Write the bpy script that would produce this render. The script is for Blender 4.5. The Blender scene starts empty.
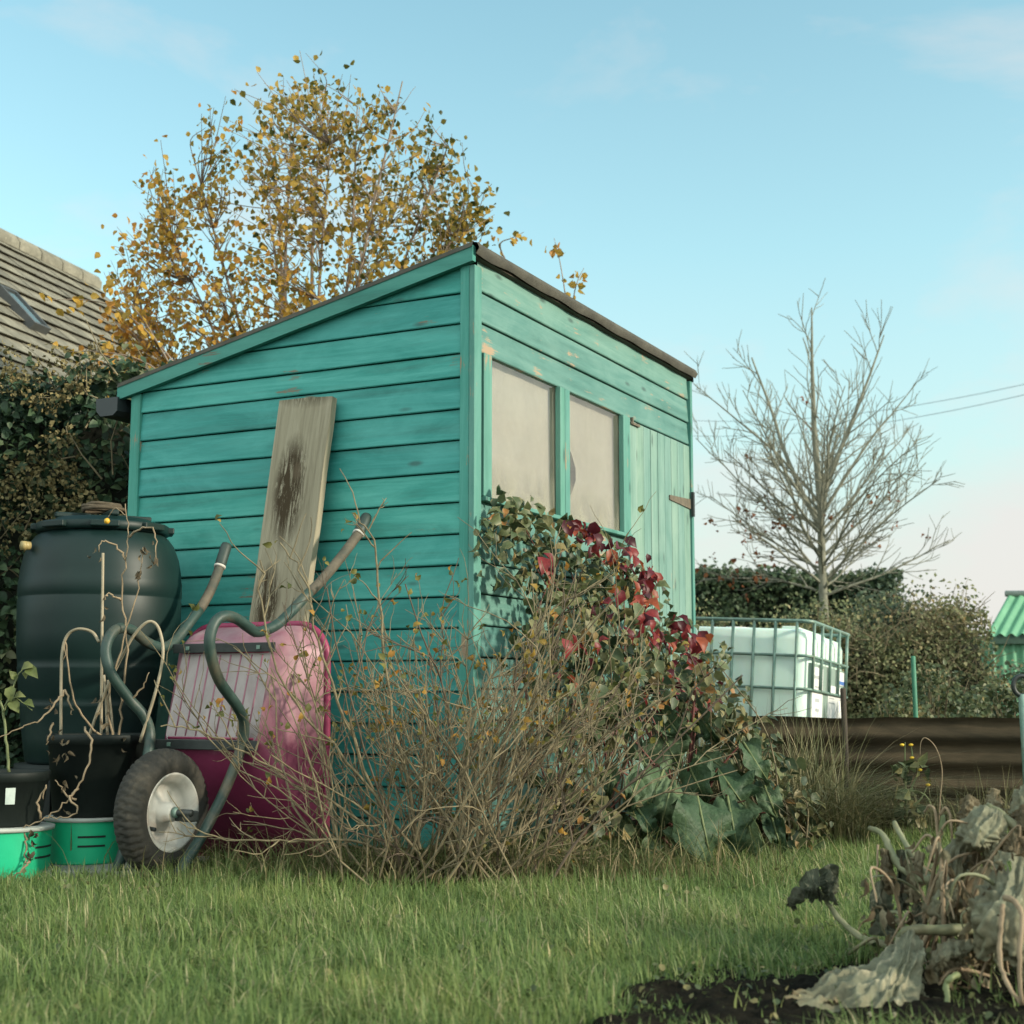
import bpy, bmesh, math, random
import numpy as np
from mathutils import Vector, Matrix, noise as mnoise
R = math.radians
rng = np.random.default_rng(7)
random.seed(7)
S = bpy.context.scene
COL = S.collection
PI = math.pi

# ------------------------------------------------------------------ camera model (used to measure the place)
FPX = 1440.0; TILT = R(7.3); CAMZ = 0.6
CO = np.array([0, 0, CAMZ])
def ray(px, py):
    u = (px-512)/FPX; v = -(py-512)/FPX
    return np.array([u, math.cos(TILT)-v*math.sin(TILT), math.sin(TILT)+v*math.cos(TILT)])
def P(px, py, Y):
    d = ray(px, py); return CO + d*Y/d[1]
def PG(px, py, z=0.0):
    d = ray(px, py); return CO + d*(z-CAMZ)/d[2]
def PP(px, py, p, n):
    d = ray(px, py); p = np.array(p, float); n = np.array(n, float)
    return CO + d*((p-CO)@n)/(d@n)

YAW = R(27)
AV = np.array([-math.cos(YAW), math.sin(YAW), 0])   # along the shed's side wall
BV = np.array([math.sin(YAW), math.cos(YAW), 0])    # along the shed's front wall
SC = np.array([-0.157, 5.427, 0.0])                   # near corner of the shed
def shed_l(q):                                      # world -> shed local (x along front, y along side)
    d = np.asarray(q) - SC; return np.array([d@BV, d@AV, d[2]])
def shed_w(x, y, z): return SC + BV*x + AV*y + np.array([0, 0, z])

# ------------------------------------------------------------------ object helpers
def tag(o, label=None, cat=None, group=None, kind=None):
    if label: o['label'] = label
    if cat: o['category'] = cat
    if group: o['group'] = group
    if kind: o['kind'] = kind
    return o
def thing(name, label, cat, loc=(0, 0, 0), rot=(0, 0, 0), group=None):
    o = bpy.data.objects.new(name, None); COL.objects.link(o)
    o.location = Vector(loc); o.rotation_euler = rot; o.empty_display_size = 0.1
    return tag(o, label, cat, group)

class MB:
    def __init__(s):
        s.v = []; s.f = []; s.m = []; s.r = []; s.sm = []
    def add(s, vs, fs, mi=0, rnd=0.5, smooth=False):
        b = len(s.v)
        s.v += [tuple(map(float, p)) for p in vs]
        s.r += [rnd]*len(vs)
        for f in fs:
            s.f.append([i+b for i in f]); s.m.append(mi); s.sm.append(smooth)
        return b
    def box(s, c, d, mi=0, rnd=0.5, rot=None, bev=0.0):
        x, y, z = [k/2 for k in d]
        if bev <= 0:
            vs = [(-x,-y,-z),(x,-y,-z),(x,y,-z),(-x,y,-z),(-x,-y,z),(x,-y,z),(x,y,z),(-x,y,z)]
            fs = [(0,3,2,1),(4,5,6,7),(0,1,5,4),(1,2,6,5),(2,3,7,6),(3,0,4,7)]
        else:
            bm = bmesh.new(); bmesh.ops.create_cube(bm, size=1)
            for v in bm.verts: v.co = Vector((v.co.x*d[0], v.co.y*d[1], v.co.z*d[2]))
            bmesh.ops.bevel(bm, geom=bm.edges[:], offset=bev, segments=2, affect='EDGES', profile=0.5)
            bm.verts.index_update()
            vs = [v.co.copy() for v in bm.verts]; fs = [[v.index for v in f.verts] for f in bm.faces]; bm.free()
        M = rot if rot is not None else Matrix.Identity(3)
        vs = [M @ Vector(v) + Vector(c) for v in vs]
        s.add(vs, fs, mi, rnd)
    def tube(s, pts, rad, n=8, mi=0, rnd=0.5, cap=True, smooth=True):
        pts = np.asarray(pts, float); k = len(pts)
        rad = np.broadcast_to(np.asarray(rad, float), (k,))
        t = np.gradient(pts, axis=0); t /= (np.linalg.norm(t, axis=1)[:, None]+1e-9)
        ref = np.array([0.31, 0.17, 0.93]) if abs(t[0] @ np.array([0.31, 0.17, 0.93])) < 0.9 else np.array([0.9, 0.3, 0.1])
        u = np.cross(t[0], ref); u /= np.linalg.norm(u)
        vs = []; ang = np.arange(n)*2*PI/n
        for i in range(k):
            u = u - t[i]*(u@t[i]); u /= (np.linalg.norm(u)+1e-9)
            w = np.cross(t[i], u)
            for a in ang: vs.append(pts[i] + rad[i]*(math.cos(a)*u + math.sin(a)*w))
        fs = []
        for i in range(k-1):
            for j in range(n):
                j2 = (j+1) % n
                fs.append((i*n+j, i*n+j2, (i+1)*n+j2, (i+1)*n+j))
        if cap:
            fs.append(tuple(range(n-1, -1, -1))); fs.append(tuple((k-1)*n+j for j in range(n)))
        s.add(vs, fs, mi, rnd, smooth)
    def lathe(s, prof, n=48, axis='Z', c=(0, 0, 0), mi=0, rnd=0.5, smooth=True):
        vs = []; fs = []
        for (r, h) in prof:
            for j in range(n):
                a = 2*PI*j/n
                if axis == 'Z': p = (r*math.cos(a), r*math.sin(a), h)
                else: p = (h, r*math.cos(a), r*math.sin(a))
                vs.append((p[0]+c[0], p[1]+c[1], p[2]+c[2]))
        for i in range(len(prof)-1):
            for j in range(n):
                j2 = (j+1) % n
                fs.append((i*n+j, i*n+j2, (i+1)*n+j2, (i+1)*n+j))
        s.add(vs, fs, mi, rnd, smooth)
    def grid(s, G, mi=0, rnd=0.5, smooth=True):
        G = np.asarray(G); a, b = G.shape[:2]
        fs = [(i*b+j, i*b+j+1, (i+1)*b+j+1, (i+1)*b+j) for i in range(a-1) for j in range(b-1)]
        s.add(G.reshape(-1, 3), fs, mi, rnd, smooth)
    def build(s, name, mats, parent=None):
        me = bpy.data.meshes.new(name)
        me.from_pydata(s.v, [], s.f)
        if not isinstance(mats, (list, tuple)): mats = [mats]
        for m in mats: me.materials.append(m)
        me.polygons.foreach_set('material_index', s.m)
        me.polygons.foreach_set('use_smooth', s.sm)
        at = me.attributes.new('rnd', 'FLOAT', 'POINT'); at.data.foreach_set('value', s.r)
        me.update()
        o = bpy.data.objects.new(name, me); COL.objects.link(o)
        if parent is not None: o.parent = parent
        return o

def bulk(name, V, faces_by_n, mat, rnd, parent=None, smooth=True, edge=None):
    """fast mesh from numpy: faces_by_n = list of (M,k) index arrays"""
    me = bpy.data.meshes.new(name)
    me.vertices.add(len(V)); me.vertices.foreach_set('co', np.ascontiguousarray(V, np.float32).ravel())
    loops = np.concatenate([f.ravel() for f in faces_by_n]).astype(np.int32)
    tot = np.concatenate([np.full(len(f), f.shape[1]) for f in faces_by_n]).astype(np.int32)
    st = np.concatenate([[0], np.cumsum(tot)[:-1]]).astype(np.int32)
    me.loops.add(len(loops)); me.loops.foreach_set('vertex_index', loops)
    me.polygons.add(len(tot)); me.polygons.foreach_set('loop_start', st); me.polygons.foreach_set('loop_total', tot)
    me.polygons.foreach_set('use_smooth', np.full(len(tot), smooth))
    at = me.attributes.new('rnd', 'FLOAT', 'POINT'); at.data.foreach_set('value', np.ascontiguousarray(rnd, np.float32))
    if edge is not None:
        ae = me.attributes.new('edge', 'FLOAT', 'POINT'); ae.data.foreach_set('value', np.ascontiguousarray(edge, np.float32))
    me.materials.append(mat); me.update(calc_edges=True); me.validate()
    o = bpy.data.objects.new(name, me); COL.objects.link(o)
    if parent is not None: o.parent = parent
    return o

# leaf templates: (u along, v across, w up)
T_OVATE = (np.array([(0,0,0),(.33,0,-.03),(.68,0,-.03),(1,0,-.12),(.28,.36,.10),(.62,.30,.08),(.28,-.36,.10),(.62,-.30,.08)]),
           [np.array([(0,1,4),(2,3,5),(0,6,1),(2,7,3)]), np.array([(1,2,5,4),(1,6,7,2)])])
T_DIA = (np.array([(0,0,0),(.45,.36,.10),(1,0,-.06),(.45,-.36,.10)]), [np.array([(0,2,1),(0,3,2)])])
T_ROUND = (np.array([(0,0,0),(.3,.45,.06),(.75,.38,.05),(1,0,-.08),(.75,-.38,.05),(.3,-.45,.06),(.5,0,-.05)]),
           [np.array([(0,6,1),(1,6,2),(2,6,3),(3,6,4),(4,6,5),(5,6,0)])])
T_CURL = (np.array([(0,0,0),(.30,0,.05),(.65,0,.02),(.92,0,-.22),(.25,.30,.20),(.58,.30,.22),(.25,-.30,.20),(.58,-.30,.22)]),
          [np.array([(0,1,4),(2,3,5),(0,6,1),(2,7,3)]), np.array([(1,2,5,4),(1,6,7,2)])])
def unit(a): return a/(np.linalg.norm(a, axis=-1, keepdims=True)+1e-9)
def leaves(name, pos, d, nrm, size, mat, parent, tmpl=T_OVATE, rnd=None, wid=1.0):
    pos = np.asarray(pos, float); N = len(pos)
    d = unit(np.asarray(d, float)); nrm = np.asarray(nrm, float)
    s_ = unit(np.cross(nrm, d)); n_ = np.cross(d, s_)
    T, F = tmpl; K = len(T)
    size = np.broadcast_to(size, (N,)); wid = np.broadcast_to(wid, (N,))
    V = pos[:, None, :] + size[:, None, None]*(T[None, :, 0, None]*d[:, None, :] + (T[None, :, 1]*wid[:, None])[:, :, None]*s_[:, None, :] + T[None, :, 2, None]*n_[:, None, :])
    off = (np.arange(N)*K)[:, None, None]
    fb = [(f[None]+off).reshape(-1, f.shape[1]) for f in F]
    if rnd is None: rnd = rng.random(N)
    return bulk(name, V.reshape(-1, 3), fb, mat, np.repeat(rnd, K), parent, True, np.tile((abs(T[:, 1]) > .05).astype(float), N))
def rdir(n, up=0.0):
    v = rng.normal(size=(n, 3)); v[:, 2] += up; return unit(v)

def smooth_path(pts, k=6):
    pts = np.asarray(pts, float); q = np.vstack([2*pts[0]-pts[1], pts, 2*pts[-1]-pts[-2]]); out = []
    for i in range(1, len(q)-2):
        a, b, c, e = q[i-1], q[i], q[i+1], q[i+2]
        for t in np.arange(k)/k:
            out.append(0.5*((2*b)+(-a+c)*t+(2*a-5*b+4*c-e)*t*t+(-a+3*b-3*c+e)*t**3))
    out.append(pts[-1]); return np.array(out)

# ------------------------------------------------------------------ materials
def newmat(name):
    m = bpy.data.materials.new(name); m.use_nodes = True
    nt = m.node_tree; b = nt.nodes['Principled BSDF']
    return m, nt, b
def N_(nt, t, **kw):
    n = nt.nodes.new(t)
    for k, v in kw.items(): setattr(n, k, v)
    return n
def L_(nt, a, b): nt.links.new(a, b)
def coords(nt, sc=(1, 1, 1), kind='Object'):
    tc = N_(nt, 'ShaderNodeTexCoord'); mp = N_(nt, 'ShaderNodeMapping'); mp.inputs['Scale'].default_value = sc
    L_(nt, tc.outputs[kind], mp.inputs['Vector']); return mp.outputs['Vector']
def noise_(nt, vec, sc, det=4, ro=0.6, dist=0.0):
    n = N_(nt, 'ShaderNodeTexNoise'); n.inputs['Scale'].default_value = sc; n.inputs['Detail'].default_value = det
    n.inputs['Roughness'].default_value = ro; n.inputs['Distortion'].default_value = dist
    if vec is not None: L_(nt, vec, n.inputs['Vector'])
    return n.outputs['Fac']
def ramp_(nt, fac, stops):
    r = N_(nt, 'ShaderNodeValToRGB'); e = r.color_ramp.elements
    while len(e) < len(stops): e.new(0.5)
    for i, (p, c) in enumerate(stops):
        e[i].position = p; e[i].color = (*c, 1) if len(c) == 3 else c
    L_(nt, fac, r.inputs['Fac']); return r.outputs['Color']
def gr(x): return (x, x, x)
def mix_(nt, fac, a, b, bt='MIX'):
    m = N_(nt, 'ShaderNodeMix', data_type='RGBA', blend_type=bt)
    for sock, v in ((m.inputs[0], fac), (m.inputs[6], a), (m.inputs[7], b)):
        if isinstance(v, (int, float)): sock.default_value = v
        elif isinstance(v, tuple): sock.default_value = (*v, 1)
        else: L_(nt, v, sock)
    return m.outputs[2]
def math_(nt, op, a, b=None, clamp=False):
    m = N_(nt, 'ShaderNodeMath', operation=op); m.use_clamp = clamp
    for i, v in enumerate((a, b)):
        if v is None: continue
        if isinstance(v, (int, float)): m.inputs[i].default_value = v
        else: L_(nt, v, m.inputs[i])
    return m.outputs[0]
def attr_(nt, name='rnd'):
    a = N_(nt, 'ShaderNodeAttribute'); a.attribute_name = name; return a.outputs['Fac']
def bump_(nt, b, h, st=0.3, dist=0.01):
    n = N_(nt, 'ShaderNodeBump'); n.inputs['Strength'].default_value = st; n.inputs['Distance'].default_value = dist
    L_(nt, h, n.inputs['Height']); L_(nt, n.outputs['Normal'], b.inputs['Normal'])

def simple(name, c1, c2, sc=6, rough=0.6, bump=0.1, stretch=(1, 1, 1), met=0.0, dirt=None, dirtamt=0.5, spec=0.4):
    m, nt, b = newmat(name)
    v = coords(nt, stretch); f = noise_(nt, v, sc, 6, 0.65)
    col = ramp_(nt, f, [(0.32, c1), (0.68, c2)])
    if dirt is not None:
        f2 = noise_(nt, v, sc*0.45, 8, 0.7, 0.6)
        col = mix_(nt, ramp_(nt, f2, [(0.5, gr(0)), (0.7, gr(dirtamt))]), col, dirt)
    L_(nt, col, b.inputs['Base Color'])
    b.inputs['Roughness'].default_value = rough; b.inputs['Metallic'].default_value = met
    b.inputs['Specular IOR Level'].default_value = spec
    if bump: bump_(nt, b, noise_(nt, v, sc*6, 5, 0.7), bump, 0.004)
    return m

def leafmat(name, stops, rough=0.55, trans=0.25, margin=None, spec=0.3):
    m, nt, b = newmat(name)
    col = ramp_(nt, attr_(nt), stops)
    if margin: col = mix_(nt, ramp_(nt, attr_(nt, 'edge'), [(0.72, gr(0)), (0.95, gr(.8))]), col, margin)
    f = noise_(nt, coords(nt), 60, 3, 0.6)
    col = mix_(nt, 0.55, col, mix_(nt, 1.0, col, ramp_(nt, f, [(0.3, gr(0.55)), (0.7, gr(1.3))]), 'MULTIPLY'))
    L_(nt, col, b.inputs['Base Color']); b.inputs['Roughness'].default_value = rough
    b.inputs['Specular IOR Level'].default_value = spec
    if trans > 0:
        tr = N_(nt, 'ShaderNodeBsdfTranslucent'); L_(nt, col, tr.inputs['Color'])
        mx = N_(nt, 'ShaderNodeMixShader'); mx.inputs[0].default_value = trans
        L_(nt, b.outputs[0], mx.inputs[1]); L_(nt, tr.outputs[0], mx.inputs[2])
        L_(nt, mx.outputs[0], nt.nodes['Material Output'].inputs['Surface'])
    return m

def paint(name, axis, base, light, dark, bare=None, bare_lo=0.66, bare_x=None, rough=0.62):
    """brushed water paint on sawn boards; grain runs along local axis 0/1/2"""
    m, nt, b = newmat(name)
    sc = [14, 14, 14]; sc[axis] = 0.9
    vg = coords(nt, tuple(sc)); vo = coords(nt)
    rn = attr_(nt)
    off = N_(nt, 'ShaderNodeVectorMath', operation='ADD'); L_(nt, vg, off.inputs[0])
    cx = N_(nt, 'ShaderNodeCombineXYZ'); s17 = math_(nt, 'MULTIPLY', rn, 57.0)
    for i in range(3): L_(nt, s17, cx.inputs[i])
    L_(nt, cx.outputs[0], off.inputs[1]); vg = off.outputs[0]
    g1 = noise_(nt, vg, 1.3, 8, 0.68, 0.5)
    g2 = noise_(nt, vg, 6.0, 5, 0.6)
    sb_ = [5.5, 5.5, 5.5]; sb_[axis] = 2.2; big = noise_(nt, coords(nt, tuple(sb_)), 1.0, 6, 0.66, 0.6)
    col = ramp_(nt, g1, [(0.28, dark), (0.5, base), (0.74, light)])
    col = mix_(nt, ramp_(nt, big, [(0.40, gr(0)), (0.70, gr(0.75))]), col, light)
    hue = ramp_(nt, rn, [(0, (0.80, 0.88, 0.90)), (0.5, (1, 1, 1)), (1, (1.12, 1.06, 1.0))])
    col = mix_(nt, 1.0, col, hue, 'MULTIPLY')
    # knots
    sk = [9, 9, 9]; sk[axis] = 3.0
    vk = coords(nt, tuple(sk))
    vor = N_(nt, 'ShaderNodeTexVoronoi'); vor.inputs['Scale'].default_value = 1.0; L_(nt, vk, vor.inputs['Vector'])
    kn = ramp_(nt, vor.outputs['Distance'], [(0.05, gr(0.75)), (0.13, gr(0.0))])
    pick = ramp_(nt, vor.outputs['Color'], [(0.45, gr(0)), (0.5, gr(1))])
    kn = math_(nt, 'MULTIPLY', kn, pick)
    col = mix_(nt, kn, col, tuple(k*0.42+0.02 for k in dark))
    if bare is not None:
        w = noise_(nt, vg, 2.2, 9, 0.75, 0.4); w2 = noise_(nt, vo, 4.5, 5, 0.6)
        f = math_(nt, 'MULTIPLY', w, w2)
        f = math_(nt, 'MULTIPLY', f, 2.0)
        mask = ramp_(nt, f, [(bare_lo-0.02, gr(0)), (bare_lo+0.05, gr(0.85))])
        col = mix_(nt, mask, col, bare)
    L_(nt, col, b.inputs['Base Color']); b.inputs['Roughness'].default_value = rough
    b.inputs['Specular IOR Level'].default_value = 0.3
    h = mix_(nt, 0.5, g1, g2)
    bump_(nt, b, h, 0.35, 0.004)
    return m

M = {}
M['side'] = paint('teal_paint_side', 1, (.030,.24,.212), (.085,.36,.325), (.024,.15,.13), (.16,.12,.08), 0.76)
M['front'] = paint('teal_paint_front', 0, (.075,.19,.165), (.145,.27,.235), (.045,.13,.11), (.36,.24,.15), 0.66)
M['door'] = paint('teal_paint_door', 2, (.135,.25,.215), (.22,.33,.285), (.075,.165,.14), (.30,.27,.20), 0.78)
M['trimv'] = paint('teal_paint_trim_upright', 2, (.045,.24,.195), (.09,.32,.27), (.033,.165,.13), (.30,.18,.11), 0.64)
M['trimf'] = paint('teal_paint_trim_front', 2, (.065,.21,.175), (.12,.28,.24), (.04,.145,.12), (.30,.23,.15), 0.70)
M['barge'] = paint('teal_paint_barge', 1, (.040,.20,.165), (.07,.265,.22), (.03,.135,.11), (.14,.10,.07), 0.68)
M['recess'] = simple('timber_gap', (.016,.05,.044), (.026,.075,.065), 8, 0.9, 0)
M['felt'] = simple('roofing_felt', (.050,.048,.038), (.090,.086,.068), 12, 0.95, 0.5, dirt=(.03,.03,.028))
M['inside'] = simple('shed_inside', (.06,.05,.04), (.09,.07,.05), 4, 0.9, 0)
M['sheet'] = simple('cream_sheet', (.32,.30,.24), (.37,.35,.285), 1.4, 0.8, 0.05, stretch=(1.2, 1, .5), dirt=(.22,.215,.165), dirtamt=.35)
M['hinge'] = simple('weathered_hinge_iron', (.09,.08,.06), (.17,.14,.10), 30, 0.75, 0.3, met=0.2)
M['gutter'] = simple('grey_gutter_plastic', (.016,.024,.026), (.025,.034,.036), 6, 0.45, 0)
def glassmat():
    m, nt, b = newmat('window_glass'); nt.nodes.remove(b)
    tr = N_(nt, 'ShaderNodeBsdfTransparent'); gl = N_(nt, 'ShaderNodeBsdfGlossy')
    gl.inputs['Roughness'].default_value = 0.05
    fr = N_(nt, 'ShaderNodeFresnel'); fr.inputs['IOR'].default_value = 1.52
    mx = N_(nt, 'ShaderNodeMixShader'); ge = N_(nt, 'ShaderNodeNewGeometry'); L_(nt, math_(nt, 'MULTIPLY', math_(nt, 'ADD', fr.outputs[0], .10), math_(nt, 'SUBTRACT', 1.0, ge.outputs['Backfacing'])), mx.inputs[0]); L_(nt, tr.outputs[0], mx.inputs[1]); L_(nt, gl.outputs[0], mx.inputs[2])
    L_(nt, mx.outputs[0], nt.nodes['Material Output'].inputs['Surface']); return m
def dusty(m):
    nt = m.node_tree; out = nt.nodes['Material Output']; old = out.inputs['Surface'].links[0].from_socket
    df = N_(nt, 'ShaderNodeBsdfDiffuse'); df.inputs['Color'].default_value = (.30, .29, .225, 1)
    v = coords(nt, (3, 3, 2)); f = noise_(nt, v, 1.6, 8, .7, .5); tc = N_(nt, 'ShaderNodeTexCoord'); sx = N_(nt, 'ShaderNodeSeparateXYZ'); L_(nt, tc.outputs['Object'], sx.inputs[0])
    mx = N_(nt, 'ShaderNodeMixShader'); low = math_(nt, 'MULTIPLY', ramp_(nt, math_(nt, 'MULTIPLY', math_(nt, 'SUBTRACT', sx.outputs[2], 1.36), 3.0), [(0, gr(1)), (.55, gr(0))]), ramp_(nt, noise_(nt, coords(nt, (1, 1, .5)), 9, 6, .7, .5), [(.38, gr(.1)), (.62, gr(.75))]))
    L_(nt, math_(nt, 'ADD', ramp_(nt, f, [(.35, gr(.04)), (.80, gr(.22))]), low, True), mx.inputs[0]); L_(nt, old, mx.inputs[1]); L_(nt, df.outputs[0], mx.inputs[2]); L_(nt, mx.outputs[0], out.inputs['Surface']); return m
M['glass'] = dusty(glassmat())

def plankmat():
    m, nt, b = newmat('grey_weathered_plank')
    vg = coords(nt, (22, 22, 1.1)); g = noise_(nt, vg, 1.6, 9, 0.72, 0.6)
    col = ramp_(nt, g, [(0.25, (.15,.13,.09)), (0.5, (.27,.24,.17)), (0.75, (.38,.345,.26))])
    tc = N_(nt, 'ShaderNodeTexCoord'); sx = N_(nt, 'ShaderNodeSeparateXYZ'); L_(nt, tc.outputs['Object'], sx.inputs[0])
    # dark rot stain around the big knot and at the foot
    def bl(x0, z0, rx, rz):   # soft patch
        a = math_(nt, 'DIVIDE', math_(nt, 'SUBTRACT', sx.outputs[0], x0), rx); c = math_(nt, 'DIVIDE', math_(nt, 'SUBTRACT', sx.outputs[2], z0), rz)
        r = math_(nt, 'ADD', math_(nt, 'MULTIPLY', a, a), math_(nt, 'MULTIPLY', c, c))
        return math_(nt, 'SUBTRACT', 1.0, r, True)
    st = math_(nt, 'ADD', bl(-0.02, 1.42, 0.09, 0.25), bl(-0.06, 0.98, 0.07, 0.16))
    st = math_(nt, 'ADD', st, math_(nt, 'MULTIPLY', bl(0.0, 1.86, .2, .10), 0.7))
    nn = noise_(nt, coords(nt, (24, 24, 3.2)), 1.0, 9, 0.8, 2.2)
    st = math_(nt, 'MULTIPLY', st, ramp_(nt, nn, [(0.43, gr(.0)), (0.52, gr(1.0))]))
    st = math_(nt, 'MULTIPLY', st, 1.5, True)
    col = mix_(nt, st, col, (.050,.036,.020))
    kn = math_(nt, 'MULTIPLY', bl(0.005, 1.50, 0.026, 0.045), 0.7); col = mix_(nt, kn, col, (.12,.09,.06))
    L_(nt, col, b.inputs['Base Color']); b.inputs['Roughness'].default_value = 0.88; b.inputs['Specular IOR Level'].default_value = .2
    bump_(nt, b, g, 0.7, 0.006); return m
M['plank'] = plankmat()

# barrow
M['frame'] = simple('barrow_tube_green', (.018,.04,.034), (.035,.065,.055), 9, 0.5, 0.15, dirt=(.13,.10,.065), dirtamt=0.7)
M['handle'] = simple('barrow_tube_worn', (.06,.052,.038), (.12,.10,.07), 14, 0.7, 0.2, dirt=(.03,.05,.042), dirtamt=0.9)
M['grip'] = simple('barrow_grip', (.02,.035,.03), (.035,.055,.048), 12, 0.55, 0.1)
M['ring'] = simple('grip_ring', (.42,.40,.36), (.5,.48,.43), 12, 0.6, 0)
def traymat():
    m, nt, b = newmat('magenta_tray_plastic')
    v = coords(nt); tc = N_(nt, 'ShaderNodeTexCoord'); sx = N_(nt, 'ShaderNodeSeparateXYZ'); L_(nt, tc.outputs['Object'], sx.inputs[0])
    n1 = noise_(nt, v, 5, 8, 0.7, 0.4)
    col = ramp_(nt, n1, [(0.3, (.13,.012,.045)), (0.7, (.19,.022,.07))])
    # sun-bleached upper half
    z = math_(nt, 'ADD', sx.outputs[2], math_(nt, 'MULTIPLY', math_(nt, 'SUBTRACT', n1, 0.5), 0.45))
    fade = ramp_(nt, z, [(0.40, gr(0)), (0.56, gr(0.55)), (0.80, gr(0.78))])
    n2 = noise_(nt, coords(nt, (1, 1, .35)), 9, 6, 0.7)
    bl = ramp_(nt, n2, [(0.3, (.27,.10,.13)), (0.55, (.33,.20,.22)), (0.75, (.40,.31,.30))])
    col = mix_(nt, fade, col, bl)
    L_(nt, col, b.inputs['Base Color']); b.inputs['Roughness'].default_value = 0.5
    bump_(nt, b, noise_(nt, v, 40, 4, 0.6), 0.1, 0.003); return m
M['tray'] = traymat()
M['bleach'] = simple('bleached_tray_floor', (.26,.225,.22), (.40,.35,.34), 7, 0.6, 0.1, stretch=(1, 1, .6), dirt=(.22,.16,.16), dirtamt=0.6)
M['ribpink'] = simple('pink_rib', (.26,.10,.14), (.33,.15,.19), 14, .5, .05)
M['lip'] = simple('magenta_lip', (.20,.018,.06), (.27,.035,.09), 14, 0.45, 0.05)
M['tyre'] = simple('tyre_rubber', (.022,.022,.019), (.04,.038,.031), 20, 0.85, 0.3, dirt=(.10,.085,.06), dirtamt=0.55)
M['rim'] = simple('wheel_rim_paint', (.42,.42,.38), (.55,.54,.49), 9, 0.5, 0.1, dirt=(.22,.13,.07), dirtamt=0.7)
M['dark'] = simple('dark_steel', (.015,.02,.019), (.035,.042,.04), 14, 0.5, 0.1)

M['butt'] = simple('water_butt_plastic', (.0035,.0145,.0135), (.006,.020,.0185), 3, 0.46, 0.05, spec=0.26, dirt=(.03,.045,.03), dirtamt=.35)
M['blackpot'] = simple('black_pot_plastic', (.006,.010,.009), (.012,.017,.015), 7, 0.6, 0.04, spec=.25)
M['tub'] = simple('green_tub_plastic', (.008,.36,.17), (.015,.44,.22), 4, 0.45, 0.03, dirt=(.02,.22,.12), dirtamt=0.6)
M['tubrim'] = simple('pale_tub_rim', (.36,.38,.34), (.46,.47,.42), 10, 0.7, 0.05)
M['slot'] = simple('tub_slot_dark', (.006,.012,.010), (.01,.02,.016), 9, 0.8, 0)
M['tagw'] = simple('pale_tag', (.38,.46,.42), (.5,.56,.52), 30, 0.6, 0)
M['brass'] = simple('yellow_outlet', (.26,.20,.08), (.34,.27,.12), 20, 0.5, 0)
M['slab'] = simple('concrete_slab', (.20,.20,.18), (.32,.31,.28), 14, 0.9, 0.3)
M['soilpot'] = simple('potting_soil', (.012,.010,.008), (.03,.024,.018), 40, 1.0, 0.6)
M['cane'] = simple('bamboo_cane', (.24,.20,.13), (.36,.31,.22), 18, 0.65, 0.1)
M['drystem'] = simple('dry_stem', (.17,.125,.075), (.29,.22,.14), 22, 0.8, 0.3)
M['greenstem'] = simple('green_stem', (.10,.13,.05), (.17,.19,.085), 22, 0.6, 0.2)
M['rope'] = simple('brown_cord', (.055,.042,.026), (.10,.078,.05), 40, 0.9, 0.4)
M['tomato'] = simple('yellow_fruit', (.55,.30,.02), (.6,.36,.04), 20, 0.35, 0)

# ibc
m, nt, b = newmat('milky_tank_plastic')
f = noise_(nt, coords(nt, (1, 1, .6)), 3, 5, 0.6)
L_(nt, ramp_(nt, f, [(0.3, (.54,.70,.61)), (0.7, (.68,.80,.72))]), b.inputs['Base Color'])
b.inputs['Roughness'].default_value = 0.35; b.inputs['Subsurface Weight'].default_value = 0.15; b.inputs['Subsurface Scale'].default_value = 0.05
M['milky'] = m
M['cage'] = simple('galvanised_cage', (.10,.19,.155), (.20,.29,.245), 20, 0.5, 0.1, met=0.25, dirt=(.16,.10,.05), dirtamt=0.4)
M['plate'] = simple('label_plate', (.22,.30,.26), (.28,.36,.31), 9, 0.5, 0.05, met=0.2)
M['labelw'] = simple('white_label', (.66,.66,.64), (.74,.73,.71), 9, 0.6, 0)
M['labelb'] = simple('blue_label_band', (.05,.13,.38), (.07,.16,.42), 9, 0.6, 0)
M['labelk'] = simple('label_print', (.30,.32,.32), (.40,.42,.42), 60, 0.7, 0)
M['pallet'] = simple('pallet_wood', (.05,.042,.034), (.09,.075,.06), 14, 0.9, 0.3)

M['rust'] = simple('rusty_corrugated', (.036,.030,.019), (.085,.064,.040), 7, 0.95, 0.6, stretch=(.4, 1, 2), dirt=(.018,.017,.012), dirtamt=0.8, spec=.1)
M['stake'] = simple('dark_stake', (.035,.028,.022), (.07,.055,.04), 14, 0.9, 0.4, stretch=(4, 4, .5))
M['gpost'] = simple('green_post_paint', (.03,.14,.085), (.05,.20,.12), 12, 0.6, 0.1)
M['corr'] = simple('green_corrugated_sheet', (.085,.25,.14), (.13,.32,.19), 4, 0.55, 0.05)
M['corrd'] = simple('dark_green_fascia', (.02,.05,.035), (.03,.075,.05), 6, 0.7, 0.05)
M['ridgecap'] = simple('grey_ridge_cap', (.16,.20,.17), (.24,.28,.24), 6, 0.7, 0.05)

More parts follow.
